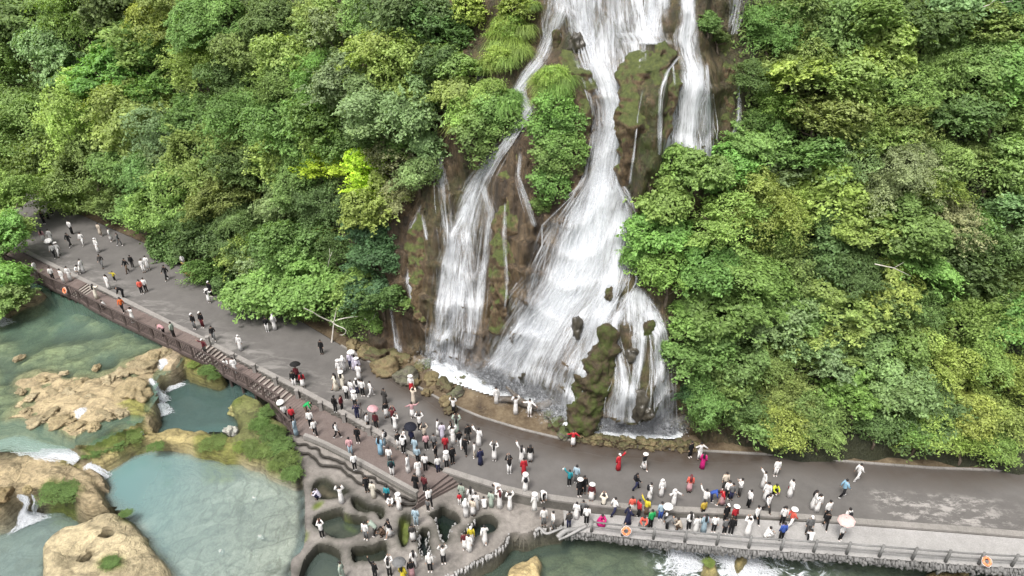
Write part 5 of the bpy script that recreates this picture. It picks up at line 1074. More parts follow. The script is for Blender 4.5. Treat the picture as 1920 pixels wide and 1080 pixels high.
# the bare pale tree at the road side and dead branches
bt = empty('bare_tree', GR(622, 642), 'leafless pale grey tree with twisted branches at the road edge', 'tree')
def bare(px, zs, r0, r1, nm='branch'):
    y_ = [GR(622, 642)[1] + k for k in zs]; P = np.array([at_y(u, v, y) for (u, v), y in zip(px, y_)]); r0, r1 = r0 * .55, r1 * .5; P[1:-1, 2] += np.array([rnd.uniform(-.18, .18) for _ in range(len(P) - 2)]); m_ = MB(); m_.tube(resample(smooth_poly(P, 1, False), 14), np.linspace(r0, r1, 14), 7)
    o = ob(nm, m_.mesh(nm, M_PALEBARK, True), bt); o.matrix_parent_inverse = Matrix.Identity(4); o.location = (-bt.location.x, -bt.location.y, -bt.location.z)
bare([(622,645),(624,620),(627,603),(630,588),(631,576)], (0,.1,.2,.3,.4), .14, .05, 'trunk')
for px, zs, r0, r1 in [([(626,605),(600,595),(586,585),(570,578)],(.2,-.3,-.6,-.8),.10,.05),([(622,604),(645,596),(682,592)],(.2,-.2,-.4),.10,.05),([(621,601),(628,608),(645,614),(650,620),(645,630),(637,628)],(.1,-.5,-.9,-1,-1,-1),.09,.03),([(682,592),(686,602),(694,608),(690,600)],(-.4,-.4,-.4,-.4),.05,.02),([(686,602),(700,596),(705,585)],(-.4,-.3,-.2),.03,.01),([(690,606),(705,612)],(-.4,-.5),.03,.01)]: bare(px, zs, r0, r1)
for lab, u, v, L, ang in [('pale dead branch sticking out of the upper right slope', 1810, 25, 2.6, .3), ('thin pale branch in the gap right of the bright feathery crown', 1640, 495, 2.4, -.3), ('pale crooked twig beside the dark ivy bush', 615, 500, 1.5, 1.2)]:
    p = cast(u, v)[0]; p = p - (p - CAM) / np.linalg.norm(p - CAM) * 2.4; m_ = MB(); e = np.array([math.cos(ang), -.1, math.sin(ang)])
    m_.tube([p, p + e * L * .5 + [0, 0, .15], p + e * L], [.035, .025, .012], 6); m_.tube([p + e * L * .5 + [0, 0, .15], p + e * L * .7 + [0, 0, .7]], [.02, .008], 5); ob('dead_branch', m_.mesh('dead_branch', M_PALEBARK, True), None, lab, 'branch')
# undergrowth covering the slope
n = 240000; ux = rng.uniform(-108, 60, n); uz = rng.uniform(.3, 31, n) + zroad(ux)
w_ = sst(XW0 - 2, XW0 + 2, ux) * (1 - sst(XW1 - 1, XW1 + 2, ux)); pat = fbm(ux * .35, uz * .35, seed=77, o=3)
ok = (rng.random(n) > w_ * 1.6) & (uz - zroad(ux) > 1.1 + .9 * vnoise(ux * .4, ux * 0, seed=4)); ux, uz, pat = ux[ok], uz[ok], pat[ok]; n = len(ux); uy = hill(ux, uz)
q = np.stack([ux, uy, uz], 1) + np.stack([rng.normal(0, .1, n), -np.abs(rng.normal(0, .35, n)) - .3 * np.clip(pat + .4, 0, 1), rng.normal(0, .1, n)], 1)
N = np.stack([rng.normal(0, .5, n), -.6 + rng.normal(0, .4, n), .8 + rng.normal(0, .4, n)], 1); D = np.cross(N, rdir(n, rng)); D[:, 2] -= .4
uo = ob('undergrowth', leaf_mesh('undergrowth', q, D, N, rng.uniform(.16, .36, n), rng.uniform(.09, .19, n), (1 + .5 * fbm(ux * .5, uz * .5, seed=78, o=2)) * rng.uniform(.7, 1.2, n), rng.uniform(0, 1, n)), None, 'low leafy undergrowth covering the slope between the trees', 'undergrowth', kind='stuff', color=(.155,.225,.072))
# ================================================================ PEOPLE
def m_obj(name, rough=.85, n_amp=.12, spec=.2):
    t = NT(name); oi = t.n('ObjectInfo'); n = t.noise(t.objpos(), 7, 3)
    return t.done(t.bsdf(t.mix(1, oi.outputs['Color'], t.ramp(n, [(.3, 1 - n_amp), (.7, 1 + n_amp)]), 'MULTIPLY'), rough, spec=spec))
M_CLOTH, M_SKIN, M_HAIR = m_obj('cloth'), simple('skin', (.30,.19,.135), (.36,.235,.17), 9, .6, 0, False), m_obj('hair', .5, .2, .4)
def pose_joints(k):
    J = dict(pel=(0,0,.90), spi=(0,.005,1.10), che=(0,0,1.30), nec=(0,0,1.43), he0=(0,-.012,1.50), he1=(0,-.005,1.60))
    for s, q in ((1, 'R'), (-1, 'L')):
        J.update({'sh' + q: (s*.165,.0,1.355), 'el' + q: (s*.225,.03,1.09), 'wr' + q: (s*.245,-.03,.86), 'ha' + q: (s*.245,-.05,.78), 'hi' + q: (s*.085,0,.86), 'kn' + q: (s*.095,-.02,.48), 'an' + q: (s*.10,.02,.09), 'to' + q: (s*.115,-.12,.04)})
    def arm(q, el, wr):
        e, w = np.array(el), np.array(wr); J['el' + q], J['wr' + q] = el, wr; d = (w - e) / np.linalg.norm(w - e); J['ha' + q] = tuple(w + d * .08)
    if k == 'w':
        J.update(knR=(.095,-.17,.51), anR=(.10,-.27,.10), toR=(.11,-.41,.07), knL=(-.095,.05,.47), anL=(-.10,.31,.14), toL=(-.11,.19,.05)); arm('R', (.23,.13,1.10), (.25,.16,.87)); arm('L', (-.23,-.08,1.11), (-.22,-.26,.93))
    if k == 'u': arm('R', (.34,-.08,1.50), (.44,-.14,1.74))
    if k == 'p': arm('R', (.27,-.16,1.20), (.11,-.31,1.47)); arm('L', (-.27,-.16,1.20), (-.11,-.31,1.47))
    if k == 'a': arm('R', (.35,-.02,1.48), (.20,-.06,1.74)); arm('L', (-.35,-.02,1.48), (-.20,-.06,1.74))
    if k == 'o': arm('R', (.36,-.06,1.20), (.53,-.16,1.10)); arm('L', (-.38,-.02,1.30), (-.56,-.10,1.40))
    if k == 'c':
        J.update(pel=(0,.14,.30), spi=(0,.08,.50), che=(0,-.04,.70), nec=(0,-.10,.82), he0=(0,-.13,.88), he1=(0,-.14,.98))
        for s, q in ((1, 'R'), (-1, 'L')):
            J.update({'sh' + q: (s*.165,-.06,.75), 'hi' + q: (s*.09,.12,.28), 'kn' + q: (s*.14,-.24,.46), 'an' + q: (s*.12,-.06,.09), 'to' + q: (s*.13,-.20,.04)}); arm(q, (s*.24,-.22,.56), (s*.12,-.40,.50))
    if k == 'b':
        J.update(pel=(0,.12,.88), spi=(0,-.02,1.03), che=(0,-.22,1.12), nec=(0,-.35,1.15), he0=(0,-.42,1.16), he1=(0,-.51,1.17))
        for s, q in ((1, 'R'), (-1, 'L')): J.update({'sh' + q: (s*.165,-.27,1.13), 'hi' + q: (s*.085,.10,.86), 'kn' + q: (s*.095,.04,.48)}); arm(q, (s*.2,-.33,.88), (s*.16,-.42,.66))
    return {a: np.array(b) for a, b in J.items()}
RAD = dict(pel=.125, spi=.115, che=.13, nec=.05, he0=.085, he1=.088, sh=.055, el=.042, wr=.030, ha=.036, hi=.085, kn=.058, an=.040, to=.032)
CH = [('pel','spi'),('spi','che'),('che','nec'),('nec','he0'),('he0','he1')] + [(a + q, b_ + q) for q in 'RL' for a, b_ in (('sh','el'),('el','wr'),('wr','ha'),('hi','kn'),('kn','an'),('an','to'))] + [('che','shR'),('che','shL'),('pel','hiR'),('pel','hiL')]
def body_mesh(k):
    J = pose_joints(k); names = list(J); me = bpy.data.meshes.new('body'); me.from_pydata([tuple(J[a]) for a in names], [(names.index(a), names.index(b_)) for a, b_ in CH], []); o = bpy.data.objects.new('tmp', me); col.objects.link(o)
    o.modifiers.new('s', 'SKIN'); sv = me.skin_vertices[0].data
    for i_, a in enumerate(names): r_ = RAD.get(a, RAD.get(a[:2], .05)); sv[i_].radius = (r_, r_ * (.8 if a in ('pel', 'spi', 'che') else 1)); sv[i_].use_root = a == 'pel'
    sd = o.modifiers.new('d', 'SUBSURF'); sd.levels = sd.render_levels = 1
    dg = bpy.context.evaluated_depsgraph_get(); dg.update(); ev = o.evaluated_get(dg).to_mesh(); m_ = MB()
    m_.add([v.co[:] for v in ev.vertices], [tuple(p.vertices) for p in ev.polygons]); o.evaluated_get(dg).to_mesh_clear(); bpy.data.objects.remove(o)
    for s, q in ((1, 'R'), (-1, 'L')):         # five fingers rooted in each palm
        h, w = J['ha' + q], J['wr' + q]; d = (h - w) / np.linalg.norm(h - w); x_ = np.cross(d, [0, 0, 1.]); x_ = x_ / np.linalg.norm(x_) if np.linalg.norm(x_) > .1 else np.array([0, 1., 0]); y_ = np.cross(x_, d)
        for j, L in enumerate((.060, .072, .076, .070, .055)):
            if j == 0: b0 = h - d * .03 + x_ * .025; e = b0 + x_ * .045 + d * .03
            else: b0 = h + x_ * (.030 - .017 * j + .012); e = b0 + d * L + y_ * .018
            m_.tube([b0, (b0 + e) / 2 + y_ * .004, e], [.010, .009, .006], 4)
    h0, h1 = J['he0'], J['he1']; up = (h1 - h0) / np.linalg.norm(h1 - h0); fw = np.array([0, -1, 0.]) if abs(up[2]) > .6 else np.array([0, 0, -1.]); c = (h0 + h1) / 2
    m_.tube([c + fw * .075 + up * .015, c + fw * .112 - up * .012], [.010, .016], 4)                       # nose
    for s in (1, -1): m_.tube([c + [s * .080, 0, 0] + up * .02, c + [s * .096, 0, 0] - up * .02], [.018, .012], 5)   # ears
    return m_.mesh('body', M_SKIN, True)
def ring(c, rx, ry, n=14, T=None, fold=0, ph=0):
    a = np.linspace(0, 2 * math.pi, n, endpoint=False); k = 1 + fold * np.cos(a * 5 + ph)
    p = np.stack([rx * np.cos(a) * k, ry * np.sin(a) * k, 0 * a], -1)
    if T is not None:
        T = T / np.linalg.norm(T); x_ = np.array([1., 0, 0]); y_ = np.cross(T, x_); p = p[:, :1] * x_ + p[:, 1:2] * y_
    return p + np.asarray(c)
def torso(m_, J, ex=.0):
    A, B, C_, D = J['pel'], J['spi'], J['che'], J['nec']; t1, t2 = B - A, D - C_
    m_.loft([ring(A - (B - A) * .35, .165 + ex, .125 + ex, T=t1), ring(A, .16 + ex, .122 + ex, T=t1), ring(B, .145 + ex, .115 + ex, T=t1), ring(C_, .185 + ex, .125 + ex, T=t2), ring(C_ + (D - C_) * .55, .165 + ex, .10, T=t2), ring(D, .06, .06, T=t2)])
def sleeves(m_, J, r=(.075, .062, .05)):
    for q in 'RL': m_.tube([J['sh' + q] + (J['sh' + q] - J['el' + q]) * .08, J['el' + q], J['wr' + q]], r, 8)
def part_mesh(part, k):
    J = pose_joints(k); m_ = MB(); hb, ht = J['he0'], J['he1']; up = (ht - hb) / np.linalg.norm(ht - hb); c = (hb + ht) / 2
    back = np.array([0, 1., 0]) if abs(up[2]) > .6 else np.array([0, 0, 1.])
    def dome(cc, r_, hh, n=12, m=5, lo=-.2):
        R = []
        for j in range(m):
            t = lo + (math.pi / 2 - lo) * j / (m - 1); R.append(ring(cc + up * hh * math.sin(t), max(.004, r_ * math.cos(t)), max(.004, r_ * math.cos(t)), n, up))
        m_.loft(R)
    if part == 'top': torso(m_, J, .008); sleeves(m_, J); mat = M_CLOTH
    elif part == 'trousers':
        for q in 'RL': m_.tube([J['hi' + q] + [0, 0, .05], J['kn' + q], J['an' + q] + [0, 0, .02]], [.108, .082, .066], 8)
        m_.loft([ring(J['pel'] + [0, 0, -.09], .165, .125), ring(J['pel'] + [0, 0, .06], .162, .124)]); mat = M_CLOTH
    elif part in ('skirt', 'robe'):
        if part == 'robe': torso(m_, J, .006); sleeves(m_, J, (.07, .075, .095))
        A = J['pel']; zh = .07 if part == 'robe' else .30
        if k == 'c': m_.loft([ring((0, .0, .02), .36, .40, 20, None, .05), ring((0, .0, .22), .31, .36, 20, None, .04), ring((0, .06, .44), .20, .20, 20)])
        else:
            f = .04 if k != 'w' else 0; y2 = -.0 if k != 'w' else .02; rx, ry = (.225, .205) if part == 'robe' else (.225, .20)
            if k == 'w': ry += .10
            m_.loft([ring((0, y2, zh), rx, ry, 20, None, .08), ring((0, y2, (zh + A[2]) / 2), (rx + .17) / 2, (ry + .14) / 2, 20, None, .05), ring((A[0], A[1], A[2]), .172, .132, 20), ring((A[0], A[1], A[2] + .10), .155, .122, 20)])
        mat = M_CLOTH
    elif part in ('shoeR', 'shoeL'):
        for q in part[-1]: m_.tube([J['an' + q] + [0, .05, -.045], J['an' + q] + [0, -.02, -.04], J['to' + q] + [0, -.02, -.005]], [.045, .056, .036], 7)
        mat = M_CLOTH
    elif part == 'short_hair': dome(c + back * .014 + up * .012, .104, .098, lo=-.25); mat = M_HAIR
    elif part == 'long_hair':
        dome(c + back * .014 + up * .012, .106, .098, lo=-.25); d = np.array([0, .03, -1.]) if abs(up[2]) > .6 else np.array([0, .2, -.4])
        m_.tube([c + back * .07, c + back * .115 + d * .16, c + back * .125 + d * .34, c + back * .11 + d * .50], [.085, .105, .10, .05], 9); mat = M_HAIR
    elif part == 'hat':
        dome(c + up * .055, .108, .10, lo=0); m_.loft([ring(c + up * .050, .245, .245, 18, up), ring(c + up * .075, .235, .235, 18, up), ring(c + up * .085, .11, .11, 18, up)]); mat = M_CLOTH
    elif part == 'cap':
        dome(c + up * .04, .112, .095, lo=0); fw = -back; m_.add([c + up * .045 + fw * .09 + [.075, 0, 0], c + up * .045 + fw * .09 - [.075, 0, 0], c + up * .03 + fw * .20 - [.055, 0, 0], c + up * .03 + fw * .20 + [.055, 0, 0], c + up * .06 + fw * .09 + [.075, 0, 0], c + up * .06 + fw * .09 - [.075, 0, 0], c + up * .04 + fw * .20 - [.055, 0, 0], c + up * .04 + fw * .20 + [.055, 0, 0]], [(0, 1, 2, 3), (7, 6, 5, 4), (0, 3, 7, 4), (1, 5, 6, 2), (2, 6, 7, 3)]); mat = M_CLOTH
    elif part == 'veil':
        dome(c + up * .02, .125, .105, lo=-.3); d = np.array([0, .1, -1.]); m_.tube([c + back * .06, c + back * .13 + d * .2, c + back * .16 + d * .45], [.12, .15, .17], 9); mat = M_CLOTH
    elif part == 'backpack':
        b_ = J['che'] + np.array([0, .20, -.08]); m_.loft([ring(b_ + [0, 0, -.20], .12, .07), ring(b_ + [0, 0, -.17], .15, .09), ring(b_ + [0, 0, .10], .15, .09), ring(b_ + [0, 0, .19], .09, .05)])
        for s in (1, -1): m_.tube([b_ + [s * .10, -.04, .15], J['sh' + ('R' if s > 0 else 'L')] + [-s * .05, -.05, .06], b_ + [s * .13, -.30, .0], b_ + [s * .12, -.06, -.15]], .02, 5)
        mat = M_CLOTH
    elif part == 'bag':
        h = J['haR']; m_.loft([ring(h + [.03, 0, -.36], .09, .05), ring(h + [.03, 0, -.16], .13, .06), ring(h + [.03, 0, -.10], .05, .03)]); m_.tube([h + [.03, -.04, -.1], h, h + [.03, .04, -.1]], .012, 4); mat = M_CLOTH
    return m_.mesh(part.rstrip('RL'), mat, True)
_pm = {}
def PM(part, k):
    if (part, k) not in _pm: _pm[(part, k)] = body_mesh(k) if part == 'body' else part_mesh(part, k)
    return _pm[(part, k)]
CC = {'w': ('white', (.60,.585,.57)), 'k': ('black', (.010,.010,.011)), 'g': ('grey', (.12,.12,.12)), 'b': ('beige', (.44,.38,.31)), 'p': ('pink', (.42,.24,.255)), 'r': ('red', (.34,.020,.028)), 'm': ('maroon', (.085,.016,.020)), 'n': ('navy', (.018,.020,.050)), 't': ('teal', (.020,.21,.25)),
      'q': ('pale blue', (.25,.33,.38)), 'y': ('yellow', (.46,.38,.03)), 'o': ('orange', (.48,.10,.025)), 'v': ('lavender white', (.48,.45,.53)), 'e': ('pale green', (.27,.32,.27)), 'x': ('magenta', (.40,.014,.13)), 'z': ('green', (.015,.24,.07)), 'i': ('light blue', (.19,.32,.42)), 'u': ('brown', (.10,.068,.048)),
      'j': ('coral red', (.48,.085,.06)), 'd': ('mustard yellow', (.34,.24,.035)), 'l': ('lime green', (.40,.44,.04)), 's': ('blue', (.035,.075,.28)), 'h': ('dark teal', (.02,.065,.07)), 'c': ('cream', (.54,.50,.42)), 'D': ('dark grey', (.045,.042,.04))}
POSE = {'s': '', 'w': 'walking', 'u': 'one arm raised', 'p': 'taking a photo', 'a': 'both arms raised', 'o': 'arms spread', 'c': 'crouching', 'b': 'bending forward'}
HEAD = {'h': ('short_hair', 'k', ''), 'l': ('long_hair', 'k', 'long hair'), 'n': ('hat', 'w', 'white hat'), 'c': ('cap', 'w', 'white cap'), 'k': ('cap', 'k', 'black cap'), 'v': ('veil', 'w', 'white headdress'), 'r': ('hat', 'r', 'red hat'), 'a': ('long_hair', 'm', 'long reddish hair')}
FACE = {'f': 0, 'b': math.pi, 'l': -math.pi / 2, 'r': math.pi / 2}
FACEW = {'f': 'back to falls', 'b': 'facing falls', 'l': 'turned left', 'r': 'turned right'}
def ground(zone, u, v):
    if zone == 'R': return GR(u, v)
    if zone == 'K': return GR(u, v, .12)
    if zone == 'X': p = GR(u, v); return p + [0, 0, 0]
    p = G(u, v, -.5)
    for _ in range(8):
        z = float(dk(p[0])) if zone in 'BF' else float(ztw(p[0]))
        if zone == 'T': z = float(terr(np.array([p[0]]), np.array([p[1]]))[0][0])
        p = G(u, v, z)
    return p
PEOPLE_DATA = """
@R on the far left road
91,411 T:w/k s b h;84,420 T:k/k s f h;98,403 T:k/k s f h;136,439 T:w/k s b h;133,463 T:k/k w b h;157,460 T:w/w w f h;185,473 R:w s f v;193,502 T:D/g w f h;190,443 S:b/b s b h;210,453 S:w/w s l h;225,461 T:g/g w r h;84,455 S:p/w s b l;98,455 R:w s b h;104,483 T:w/k w f l;112,481 T:w/w w f n
@B on the upper boardwalk
70,515 R:w s l h;101,526 T:w/k s f l;121,532 T:w/w s f h;133,526 R:w s f h;182,560 R:c o b l;197,579 T:w/k c l h;232,585 T:o/k w f h bk;251,604 S:w/w p f l;308,630 T:p/k b l h;327,633 T:e/D s l h;386,664 T:m/D o f c;425,689 T:w/k c f h;442,700 R:w s f l
@R by the left wall
149,513 T:w/w c f l;157,511 R:w s l h;205,542 R:w s f l;216,527 T:y/k o f h ch;232,560 T:k/k b l h
@R near the signboard
240,511 T:k/u w f h;250,503 T:k/D s b h;271,511 T:w/w s f h;279,506 S:w/w s b h;267,551 T:j/k s f h;275,547 T:w/k s f h;314,525 T:k/k w f h;346,502 T:w/g s f h;393,568 S:w/w o b n;397,556 T:k/k s f c
@R on the left road
366,617 T:k/g s f c;381,614 T:k/m s f c;402,638 T:k/g w f h;452,657 R:w s f v;502,622 T:k/w s b h;516,618 R:w s b v;604,664 T:k/k s f h
@R by the black umbrella
553,726 T:k/w s f h;569,727 S:r/w s b l;559,717 T:m/k s b h
@R in the robed group
645,695 R:w s b v;638,705 R:w s f n;664,693 R:v s l n;658,690 T:v/n s f h;672,701 R:v s f n;674,713 S:w/w s b h;643,727 R:c s b n;630,731 R:c w l l;651,749 T:w/k s b h;660,741 T:w/v s b h;671,739 T:w/n s b c
@R near the tripod
667,764 T:w/k s f n;671,787 T:n/n p f h;681,742 T:w/k s f h bk;696,743 T:w/w w r h;722,757 R:D s b h;630,773 T:k/k s b k;642,770 T:m/k s r h;691,804 T:w/k s r h bk;706,803 T:m/k s f h;725,783 S:k/w s f l;738,796 T:m/k p b h;742,808 S:w/w p b h
@R near the boulders
772,735 S:w/r s f n;776,758 R:b p b h;774,784 S:p/w o b h;788,808 T:w/k a b h;851,776 T:w/k a f h;857,813 R:e a b l
@R in the dense crowd
822,816 R:w s r h;830,823 R:v s b h;846,818 S:k/w s l h;850,831 R:w a f h;862,839 T:k/w w b h;873,851 T:k/k w f h;878,828 T:k/D s f h;898,835 R:w u b h;890,858 T:w/b s l h;901,871 R:n s b h;748,839 T:k/w s f h;760,836 T:w/k s l h;757,849 T:w/k p b h;773,834 T:n/k s b h;779,850 R:q s b h;797,829 T:b/k a b h;800,843 T:p/k s b h;815,843 T:g/k s f h;818,863 T:k/D s r h;836,848 T:r/m s b h;849,869 T:k/k s f h;838,877 T:w/k s f n;722,836 T:w/q s l h bk;714,851 R:i s b l
@R on the open road
927,864 S:w/w a b l;955,888 T:k/w p b l;978,867 R:w u b l;994,866 S:k/w s b l;982,889 R:r s f h;985,920 R:w s b n bk;1017,941 T:w/k b f h;1002,957 R:w s b n
@F on the footpath
592,816 T:w/k w f h;584,801 T:w/k s f h;633,821 T:w/k w r h bk;672,830 T:k/k s f h;658,852 T:p/q s b h;666,881 T:w/k s b h;736,892 T:h/w s b h bk;731,868 T:w/g s f l;766,885 R:w s l h;785,893 R:w s f h;784,867 T:q/k s f h;798,882 T:w/k s b h;822,885 T:w/n s b h;780,918 R:k s f h;797,922 T:m/k s b h;806,948 T:w/k w f h;577,778 T:z/u b r h;536,788 T:w/k s b h;550,792 T:r/k s b h;556,815 R:q s l h;803,958 T:g/k s f h ch
@T below the road wall
862,946 T:r/w s b h ch;866,938 R:e s b h;883,945 R:w s b l;893,955 R:w s b h;874,968 R:w s b v;887,967 S:b/w s b h;908,952 T:w/w c b h;921,950 R:e s b h;937,952 R:w p b a;935,929 T:w/w b l h;956,955 R:w a b h
@T on the lower terrace
597,935 T:v/n c l h;641,943 R:w a f l;689,922 T:k/k s f h;701,933 R:c s b h;727,940 S:t/k s f l;733,947 T:w/w c f h;749,955 R:w s f n;605,1008 T:w/k p b h br;703,1005 T:e/D b l h;687,1011 T:w/g s f h;731,1007 S:k/w w l h;718,1005 T:u/u c l h;775,1015 S:D/w s b h;781,985 T:q/q s b h;731,1079 T:w/k p b l;704,1083 T:k/k u b h;643,1086 R:e s r h;777,1063 R:w s b l;773,1083 S:k/p s b h;757,1090 R:y s b l;807,1071 T:w/k s f c;832,1056 T:w/k a f h;872,1030 S:m/w s f h;880,1033 R:w s f h;884,1019 S:y/w s f c;909,1017 R:w w b h;1019,985 T:w/g s f h;1036,990 T:w/g s l h
@R on the middle of the road
1067,911 T:t/k u b h bg;1080,905 T:q/g s b h;1086,930 T:k/k s f n;1094,925 T:k/k s f h;1108,940 S:m/w s f n;1159,881 R:r u f c;1207,880 S:k/w w f n;1293,857 T:k/k s f h;1310,862 T:w/w o f h;1316,878 R:x s b l;1074,837 S:r/w o f h;1192,918 T:k/n w r h bk;1217,938 R:w s r h bk;1239,930 R:w s f v;1262,948 R:w o f v;1291,923 S:j/p s b a
@K under the main cascade
931,756 R:w s f l;967,776 R:w a f h;993,780 T:w/w o f h
@W on the middle walkway
1080,972 R:w s b h;1092,968 T:g/k s b h;1099,982 T:w/k s b h;1066,990 T:D/n s b h;1130,960 T:c/k p b h;1151,966 T:w/n w r h;1127,982 R:x c f h;1177,982 R:n w r h;1183,962 S:j/w s b h;1196,969 T:r/k s r h;1210,967 S:y/u u b h;1206,986 S:j/g c f h;1219,989 T:z/k s b h;1237,974 T:q/s s f h;1248,979 T:g/D c f c;1250,993 T:g/k b r h;1272,992 T:b/u c l h;1290,993 T:w/k s b l;1303,999 R:w s b h;1318,997 R:q s b l;1337,997 T:w/k s f h;1316,968 T:d/k s f h;1322,982 T:p/g c f h;1359,976 T:k/k s f c;1374,981 T:r/k s f n;1357,1001 T:g/k s f h;1369,1002 T:k/k s b h
@R on the right road
1319,951 T:w/g u b h;1334,941 T:s/n b r r;1357,917 T:b/D s f h;1351,948 S:r/p w l h;1362,934 T:w/k s f h;1369,937 T:g/n s f h;1385,930 T:w/D p l h;1402,950 T:w/k s r h;1429,914 R:w o l h;1453,892 T:w/w s f h;1450,926 T:l/k c f h;1434,938 R:w s f h;1436,960 T:w/D w f h bk;1479,931 R:w s r h br;1522,953 R:w o r l;1530,959 R:w s f l;1547,972 T:w/k s f h;1605,901 T:w/w w r h;1578,932 T:i/k w r h
@W on the right walkway
1415,981 T:w/k w f h;1400,1004 R:w p b h;1437,1009 T:w/w c r h;1463,1013 T:s/k s b h;1465,983 T:w/k s f h bk;1480,988 T:j/w w r n;1513,1001 T:g/D s f c;1518,1015 T:w/k c b h;1545,991 T:k/k w f h;1583,986 T:w/k s b h bk;1574,1013 T:w/k s f h
"""
PEOPLE = []
zone = zp = None
for line in PEOPLE_DATA.strip().splitlines():
    if line[0] == '@': zone, zp = line[1], line[3:]; continue
    for row in line.split(';'):
        a = row.split(); u, v = map(float, a[0].split(',')); typ, cs = a[1].split(':'); cs = cs.split('/'); k, fc, hd = a[2:5]; ex = a[5:]
        p = ground(zone, u, v); H = .62 if 'ch' in ex else rnd.uniform(.84, .95)
        tw = CC[cs[0]][0]; bwd = CC[cs[-1]][0]; who = 'child' if 'ch' in ex else 'person'
        fit = f'in long {tw} robe' if typ == 'R' else (f'in {tw} top and {bwd} {"trousers" if typ == "T" else "skirt"}' if tw != bwd else f'all in {tw}' if typ == 'T' else f'in {tw} dress')
        body = ob('person', PM('body', k), None, None, 'person', 'visitors at the falls', loc=p)
        body.scale = (H * .86, H * .86, H); body.rotation_euler = (0, 0, FACE[fc] + rnd.uniform(-.45, .45))
        body['label_bits'] = [f'{who} {fit}', HEAD[hd][2], POSE[k], zp, FACEW[fc]]
        def add(part, c, side=''): 
            cj = np.array(c) * rnd.uniform(.88, 1.1); return ob(part, PM(part + side, k), body, color=cj)
        if typ == 'R': add('robe', CC[cs[0]][1])
        else:
            add('top', CC[cs[0]][1]); add('trousers' if typ == 'T' else 'skirt', CC[cs[1]][1])
        if typ != 'R' or k == 'w': sc_ = CC['w' if rnd.random() < .6 else 'k'][1]; add('shoe', sc_, 'R'); add('shoe', sc_, 'L')
        hp, hc, _ = HEAD[hd]
        if hp in ('hat', 'cap'): add('short_hair' if rnd.random() < .5 else 'long_hair', (.012, .010, .010))
        add(hp, CC[hc][1] if hc != 'k' else (.012, .010, .010))
        PEOPLE.append(body)
        for e, pt, c, lw in (('bk', 'backpack', (.015, .015, .018), 'black backpack on the'), ('br', 'bag', (.30, .02, .03), 'red bag carried by the'), ('bg', 'bag', (.42, .42, .42), 'white carrier bag held by the')):
            if e in ex:
                o = ob(pt, PM(pt, k), None, f'{lw} {who} {fit}', 'bag', loc=p, color=c); o.scale = body.scale; o.rotation_euler = body.rotation_euler
def compose(bits, with_face):
    s = bits[0] + (f' with {bits[1]}' if bits[1] else '') + (f' {bits[2]}' if bits[2] else '') + (f' {bits[4]}' if with_face else '') + ' ' + bits[3]
    if len(s.split()) > 13 and bits[1]: return compose([bits[0], '', *bits[2:]], with_face)
    if len(s.split()) > 13 and bits[2]: return compose([bits[0], '', '', *bits[3:]], with_face)
    return s
cnt = {}
for o in PEOPLE: o['label'] = compose(list(o['label_bits']), False); cnt[o['label']] = cnt.get(o['label'], 0) + 1
for o in PEOPLE:
    bits = list(o['label_bits'])
    if cnt[o['label']] > 1 and len(compose(bits, True).split()) <= 13: o['label'] = compose(bits, True)
    del o['label_bits']
# ---- umbrellas, tripod, signboard
def umbrella(u, v, z, c, label, tilt=(0.15, 0.1), r=.52, zone='R'):
    g = ground(zone, u, v); p = np.array(G(u, v, g[2] + z)) if False else g + [0, 0, z]
    t = empty('umbrella', p, label, 'umbrella', 'umbrellas in the crowd'); t.rotation_euler = (tilt[0], tilt[1], rnd.uniform(0, 6)); m_ = MB(); r = r * .8
    R = [ring((0, 0, h), rr, rr, 16) for h, rr in ((0, r), (.09, r * .82), (.17, r * .5), (.21, r * .12), (.22, .01))]; R[0][::2] *= [.93, .93, 1]; m_.loft(R); ob('canopy', m_.mesh('canopy', M_CLOTH, False), t, color=c)
    m_ = MB(); m_.tube([(0, 0, .28), (0, 0, -.62)], .012, 5); m_.tube([(0, 0, -.62), (.03, 0, -.67), (.06, 0, -.62)], .014, 5); ob('shaft', m_.mesh('shaft', M_RAIL), t)
umbrella(560, 716, 1.62, (.012, .012, .012), 'black umbrella held up by a couple on the road', r=.50); umbrella(704, 802, 1.70, CC['p'][1], 'pale pink parasol over a maroon top on the road', r=.48)
umbrella(773, 833, 1.55, (.012, .013, .02), 'dark navy umbrella in the middle of the crowd', r=.55); umbrella(533, 787, 1.58, CC['w'][1], 'round white parasol at the boardwalk corner', r=.36, zone='F')
umbrella(663, 694, 1.68, CC['w'][1], 'small white parasol in the robed group', r=.40); umbrella(753, 1089, 1.6, CC['g'][1], 'grey umbrella at the bottom of the terrace', r=.5, zone='T')
umbrella(1573, 1013, 1.66, (.50, .36, .34), 'blush pink parasol on the walkway near the right', r=.6, zone='W'); umbrella(102, 482, 1.7, CC['w'][1], 'white parasol on the far left road', r=.45); umbrella(1248, 978, 1.3, CC['w'][1], 'small white umbrella by the walkway railing', r=.38, zone='W')
t = empty('tripod', GR(680, 786), 'black phone tripod on the road beside the navy clad person', 'tripod'); m_ = MB(); m_.tube([(0, 0, .5), (0, 0, 1.35)], .015, 5); ob('centre_column', m_.mesh('centre_column', M_RAIL), t)
for k in range(3): m_ = MB(); m_.tube([(0, 0, .95), (math.cos(k * 2.09) * .38, math.sin(k * 2.09) * .38, 0)], .013, 5); ob('leg', m_.mesh('leg', M_RAIL), t)
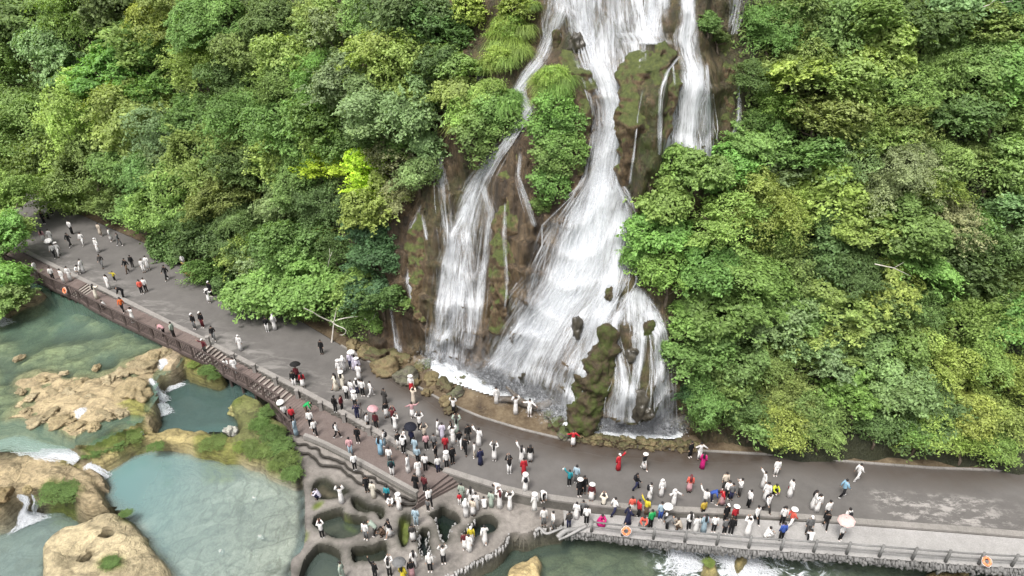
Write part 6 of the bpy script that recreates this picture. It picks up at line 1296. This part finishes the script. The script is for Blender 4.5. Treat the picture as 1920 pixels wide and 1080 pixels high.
m_ = MB(); m_.box((0, 0, 1.4), (.09, .02, .16)); ob('phone', m_.mesh('phone', M_RAIL), t)
M_SIGN = simple('tan_signboard', (.36,.235,.085), (.44,.30,.12), 5, .6, .2); M_REDW = simple('red_brown_timber', (.11,.045,.022), (.19,.08,.04), 5, .7, .3); M_INK = simple('sign_lettering', (.05,.03,.02), (.08,.045,.03), 5, .7)
g = GR(357, 522); sg = empty('signboard', g, 'tan wooden signboard on red brown posts under the trees', 'sign'); sg.rotation_euler = (0, 0, math.radians(-32))
m_ = MB(); m_.box((0, 0, 1.25), (1.25, .08, .62), 0, [[1, 0, 0], [0, .94, -.34], [0, .34, .94]]); bd = ob('board', m_.mesh('board', M_SIGN), sg)
for x in (-.55, .55): m_ = MB(); m_.box((x, .08, .7), (.11, .11, 1.4)); ob('post', m_.mesh('post', M_REDW), sg)
m_ = MB(); m_.box((0, .05, .42), (1.5, .35, .09)); ob('crossbar', m_.mesh('crossbar', M_REDW), sg)
for q in range(3): m_ = MB(); m_.box((-.32 + .3 * q, -.475, 1.255), (.16, .015, .2), 0, [[1, 0, 0], [0, .94, -.34], [0, .34, .94]]); o = ob('lettering', m_.mesh('lettering', M_INK), bd); o.location = (0, .42, 0)
# ================================================================ labels that would be the same get their order in the picture
def _proj(o):
    d = np.array(o.matrix_world.translation) - CAM; z = d @ FW
    return CX + F * d[0] / z
bpy.context.view_layer.update()
_same = {}
for o in scene.objects:
    if o.parent is None and 'label' in o: _same.setdefault(o['label'], []).append(o)
_ord = ['first', 'second', 'third', 'fourth', 'fifth', 'sixth', 'seventh', 'eighth', 'ninth', 'tenth', 'eleventh', 'twelfth'] + [f'{k}th' for k in range(13, 21)]
for lab, os_ in _same.items():
    if len(os_) > 1:
        os_.sort(key=_proj)
        for k, o in enumerate(os_):
            o['label'] = ' '.join(lab.split()[:99]) + (', leftmost' if k == 0 else ', rightmost' if k == len(os_) - 1 else f', {_ord[k]} from left')
for o in scene.objects:
    if 'label' in o and len(o['label'].split()) > 16: print('LONG', len(o['label'].split()), o['label'])
